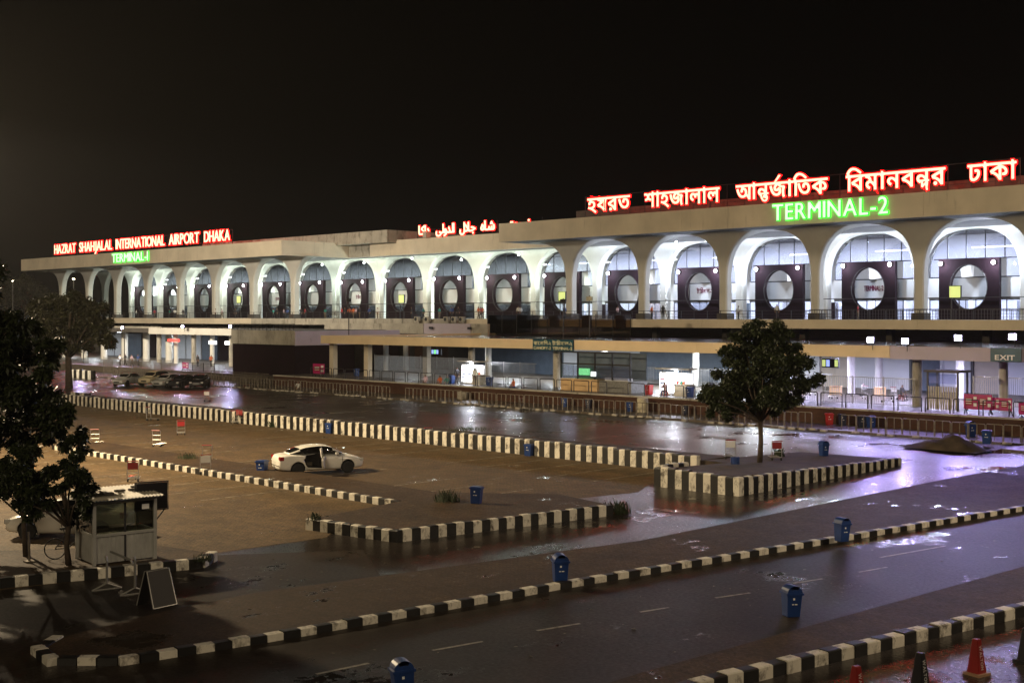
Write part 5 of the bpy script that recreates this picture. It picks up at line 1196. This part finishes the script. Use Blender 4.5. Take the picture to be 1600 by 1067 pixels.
# ================================================================== PEOPLE
def person_mesh(pose, shirt, trouser):
    J = {'stand': dict(pel=(0, 0, .95), ch=(0, 0, 1.32), nk=(0, .01, 1.50), hd=(0, -.02, 1.62), tp=(0, -.01, 1.72), kL=(.10, -.02, .50), aL=(.10, .02, .08), fL=(.11, -.14, .04), kR=(-.10, -.03, .50), aR=(-.11, .02, .08), fR=(-.12, -.14, .04), eL=(.26, .03, 1.14), hL=(.25, -.08, .90), eR=(-.26, .03, 1.14), hR=(-.25, -.08, .90)),
         'walk': dict(pel=(0, 0, .94), ch=(0, -.03, 1.31), nk=(0, -.04, 1.49), hd=(0, -.07, 1.61), tp=(0, -.06, 1.71), kL=(.09, -.18, .52), aL=(.09, -.26, .09), fL=(.09, -.42, .06), kR=(-.09, .04, .50), aR=(-.09, .30, .16), fR=(-.09, .20, .05), eL=(.24, .12, 1.12), hL=(.23, .06, .88), eR=(-.24, -.08, 1.13), hR=(-.22, -.28, .96)),
         'sit': dict(pel=(0, 0, .48), ch=(0, -.02, .84), nk=(0, -.04, 1.02), hd=(0, -.07, 1.14), tp=(0, -.06, 1.24), kL=(.12, -.42, .50), aL=(.12, -.40, .09), fL=(.12, -.55, .04), kR=(-.12, -.42, .50), aR=(-.12, -.40, .09), fR=(-.12, -.55, .04), eL=(.25, -.12, .70), hL=(.14, -.34, .60), eR=(-.25, -.12, .70), hR=(-.14, -.34, .60))}[pose]
    order = [('pel', .15), ('ch', .165), ('nk', .06), ('hd', .095), ('tp', .07)]
    v = []; r = []; idx = {}
    def add(n, p, rad): idx[n] = len(v); v.append(p); r.append(rad)
    for n, rad in order: add(n, J[n], rad)
    ed = [(0, 1), (1, 2), (2, 3), (3, 4)]
    for s in 'LR':
        sx = 1 if s == 'L' else -1; p = J['pel']
        add('h' + s + 'p', (p[0] + sx * .10, p[1], p[2] - .06), .10); ed.append((idx['pel'], idx['h' + s + 'p']))
        add('k' + s, J['k' + s], .068); ed.append((idx['h' + s + 'p'], idx['k' + s])); add('a' + s, J['a' + s], .045); ed.append((idx['k' + s], idx['a' + s])); add('f' + s, J['f' + s], .040); ed.append((idx['a' + s], idx['f' + s]))
        c = J['ch']; add('s' + s, (c[0] + sx * .18, c[1], c[2] + .10), .065); ed.append((idx['ch'], idx['s' + s])); add('e' + s, J['e' + s], .045); ed.append((idx['s' + s], idx['e' + s])); add('w' + s, J['h' + s], .033); ed.append((idx['e' + s], idx['w' + s]))
        hp_ = Vector(J['h' + s]) + (Vector(J['h' + s]) - Vector(J['e' + s])).normalized() * .12; add('g' + s, tuple(hp_), .030); ed.append((idx['w' + s], idx['g' + s]))
    me = bpy.data.meshes.new('person'); me.from_pydata(v, ed, []); o = bpy.data.objects.new('tmp', me); C.objects.link(o)
    m = o.modifiers.new('k', 'SKIN'); m.use_smooth_shade = True
    for i, q in enumerate(me.skin_vertices[0].data): q.radius = (r[i], r[i] * (.72 if i < 2 else 1)); q.use_root = (i == 0)
    s = o.modifiers.new('s', 'SUBSURF'); s.levels = s.render_levels = 1
    out = ev_mesh(o); out.materials.clear()
    for mm in ('skin', shirt, trouser, 'shoe', 'hair'): out.materials.append(M[mm])
    P = J['pel'][2]; N_ = J['nk'][2]
    arms = [(Vector(J['e' + s]), Vector(J['h' + s])) for s in 'LR']
    for f in out.polygons:
        c = f.center; k = 1
        if c.z > N_ - .01: k = 4 if (c.z > J['hd'][2] + .045 or c.y > J['hd'][1] + .04) else 0
        elif any((c - h).length < .17 and c.z < e.z + .02 for e, h in arms): k = 0
        elif c.z < .09: k = 3
        elif c.z < P + .02: k = 2
        f.material_index = k
    return out
_pm = {}
def person(label, p, rz, pose, shirt, trouser='trouser_dark', k=1.0):
    key = (pose, shirt, trouser)
    if key not in _pm: _pm[key] = person_mesh(*key)
    o = place('person', _pm[key], None, p, rz, (k, k, k)); tag(o, label, 'person', 'people at the terminal', 'thing'); return o
Yd = 114.2
for px, pose, sh, tr_, lab in ((368, 'stand', 'shirt_dark', 'trouser_dark', 'person in dark clothes at the railing by the left wing screen'), (337, 'stand', 'shirt_white', 'trouser_dark', 'person in white shirt at the railing below the left wing'), (347, 'walk', 'shirt_pink', 'trouser_khaki', 'person in pale pink walking along the left wing deck'),
        (534, 'stand', 'shirt_red', 'trouser_dark', 'person in red at the deck railing above the canopy end'), (539, 'stand', 'shirt_dark', 'trouser_dark', 'person in black beside the one in red at the railing'), (546, 'walk', 'shirt_orange', 'trouser_dark', 'person in orange walking past the railing, deck centre'), (562, 'stand', 'shirt_dark', 'trouser_khaki', 'person in dark top and khaki trousers at the deck centre'),
        (577, 'walk', 'shirt_blue', 'trouser_dark', 'person in blue walking on the deck centre'), (590, 'stand', 'shirt_white', 'trouser_khaki', 'person in white shirt and khaki trousers on the deck'), (643, 'stand', 'shirt_dark', 'trouser_dark', 'dark clothed person beside the yellow green deck screen'), (662, 'walk', 'shirt_teal', 'trouser_dark', 'person in teal walking behind the lilac wall box'),
        (706, 'stand', 'shirt_blue', 'trouser_dark', 'person in blue before a lit doorway on the deck'), (716, 'stand', 'shirt_dark', 'trouser_dark', 'dark figure before a lit doorway on the deck'), (748, 'walk', 'shirt_orange', 'trouser_khaki', 'person in orange and khaki near the mesh screen'), (810, 'stand', 'shirt_white', 'trouser_dark', 'person in white behind the mesh screen on the deck'),
        (1214, 'stand', 'shirt_white', 'trouser_dark', 'person in white under the oval left of the lettered one'), (470, 'walk', 'shirt_dark', 'trouser_dark', 'dark figure walking on the deck right of the left wing end')):
    person(lab, (XA(px, Yd + (px % 3)), Yd + (px % 3), DK), random.uniform(-.8, .8), pose, sh, tr_)
zp = 1.3
for px, Y, pose, sh, tr_, dz, rz, lab in ((714, 82.4, 'stand', 'shirt_dark', 'trouser_dark', 0, 1.2, 'dark clothed person standing left of the first lit stall'), (742, 82.3, 'stand', 'shirt_white', 'trouser_khaki', 0, -2.2, 'person in white shirt standing at the first lit stall counter'),
        (699, 81.9, 'sit', 'shirt_teal', 'trouser_dark', -.38, .4, 'person in teal sitting on the platform edge'), (688, 81.9, 'sit', 'shirt_orange', 'trouser_khaki', -.38, .2, 'person in orange sitting next to the one in teal'), (665, 82.0, 'sit', 'shirt_pink', 'trouser_khaki', -.38, .5, 'person in pale clothes sitting low behind the hoops'),
        (803, 82.6, 'sit', 'shirt_orange', 'shirt_blue', -.36, -.4, 'person in orange sitting alone on the lit platform'), (1039, 82.9, 'sit', 'shirt_pink', 'shirt_blue', -.02, .2, 'person in pink sitting before the second lit stall'), (1409, 92, 'sit', 'shirt_dark', 'trouser_dark', 0, 1.2, 'dark figure seated inside the bar fence at right')):
    person(lab, (XA(px, Y), Y, zp + dz), rz, pose, sh, tr_)
    if pose == 'sit' and dz > -.1:
        st = thing('stool', 'red plastic stool under the person by the second stall' if px < 1300 else 'dark stool behind the bar fence at right', 'stool', (XA(px, Y), Y, zp + dz + .02))
        MB().box(-.2, .2, -.18, .2, .34, .40).build('seat', 'bin_red', st)
        for x in (-.16, .16):
            for y in (-.14, .16): MB().box(x - .02, x + .02, y - .02, y + .02, 0, .34).build('leg', 'bin_red', st)
for px, Y, sh, lab in ((188, 86, 'shirt_white', 'white shirted person at the far left frontage'), (196, 87, 'shirt_dark', 'dark figure at the far left frontage'), (206, 86, 'shirt_pink', 'pale figure at the far left frontage'), (216, 87, 'shirt_blue', 'blue clad figure near the far left column'), (309, 92, 'shirt_dark', 'dark figure under the far white canopy'), (330, 93, 'shirt_orange', 'orange clad figure under the far white canopy')):
    person(lab, (XA(px, Y), Y, .9), random.uniform(-1, 1), 'stand' if px % 2 else 'walk', sh)
person('person in white sitting on the kerb by the low fence', (XA(466, 78), 78, -.2), .8, 'sit', 'shirt_white', 'trouser_khaki')
ORD = 'first second third fourth fifth sixth seventh eighth ninth tenth eleventh twelfth thirteenth fourteenth fifteenth'.split()
cols = ['shirt_white', 'shirt_red', 'shirt_dark', 'shirt_teal', 'shirt_pink', 'shirt_blue', 'shirt_orange']
for i in range(26):
    bi = 2 + (i * 5) % 13; sh = cols[(i * 3 + i // 13) % 7]; xx = bays[bi] + rr.uniform(-4.5, 4.5); yy = rr.uniform(115.5, 131)
    person('person in %s top on the deck before the %s brick portal counted from the left' % (sh[6:], ORD[bi]), (xx, yy, DK), rr.uniform(-3, 3), 'walk' if i % 3 == 0 else 'stand', sh, 'trouser_khaki' if i % 4 == 1 else 'trouser_dark')
for i, px in enumerate((1250, 1268, 1300, 1338, 1352, 1388, 1402, 1560)):
    Y = 88.5 + (i * 37 % 60) / 10; t = thing('luggage_trolley', 'luggage trolley inside the lit platform fence, %s from the island tree' % ORD[i], 'trolley', (XA(px, Y), Y, 1.3), i * 1.3, 'luggage trolleys'); place('frame', tf, t); place('handle', hd, t)
    if i % 3 == 0: place('advert_panel', tpw, t)
    for x, y in ((-.42, -.24), (-.42, .24), (.40, 0)): place('wheel', tw, t, (x, y, .085))
for i, px in enumerate((1248, 1306, 1375, 1186)):
    Y = 93 + i; o = thing('ticket_desk', 'small wooden desk on the lit platform, %s from the island tree' % ORD[[1, 2, 3, 0][i]], 'desk', (XA(px, Y), Y, 1.3), .2 * i)
    MB().box(-.5, .5, -.3, .3, .72, .78).build('top', 'counter_peach', o); MB().box(-.45, .45, -.26, -.22, .1, .72).build('front', 'counter_peach', o)
    for x in (-.45, .45): MB().box(x - .03, x + .03, -.2, .26, 0, .72).build('side', 'counter_peach', o)
# far street lamp
sl = thing('street_lamp', 'distant street lamp glowing behind the left wing', 'lamp', (XA(115, 190), 190, 0)); zl = ZA(115, 437, 190)
MB().tube([(0, 0, 0), (0, 0, zl), (.8, -.4, zl + .3)], [.15, .1, .06], 8).build('shaft', 'galvanised', sl); MB().lathe([(.05, -.15), (.35, -.1), (.4, .05), (.1, .15)], 12, (.9, -.45, zl + .2)).build('lamp_head', 'lens_warm', sl)
sl = thing('street_lamp', 'distant street lamp among the hazy trees at far left', 'lamp', (XA(20, 185), 185, 0)); zl = ZA(20, 440, 185)
MB().tube([(0, 0, 0), (0, 0, zl), (.8, -.4, zl + .3)], [.15, .1, .06], 8).build('shaft', 'galvanised', sl); MB().lathe([(.05, -.1), (.22, -.08), (.25, .05), (.1, .1)], 12, (.9, -.45, zl + .2)).build('lamp_head', 'lens_warm', sl)

# ================================================================== HUMID NIGHT AIR
m = bpy.data.materials.new('night_haze'); m.use_nodes = True; n = m.node_tree; M['night_haze'] = m
for x in list(n.nodes): n.nodes.remove(x)
o = N(n, 'OutputMaterial'); v = N(n, 'VolumePrincipled'); v.inputs['Color'].default_value = (.9, .88, .85, 1); v.inputs['Density'].default_value = .00014; v.inputs['Anisotropy'].default_value = .25
n.links.new(v.outputs[0], o.inputs['Volume'])
tag(MB().box(-330, 60, -30, 270, -1, 31).build('haze', 'night_haze'), 'thin humid night haze over the whole airport', None, kind='stuff')
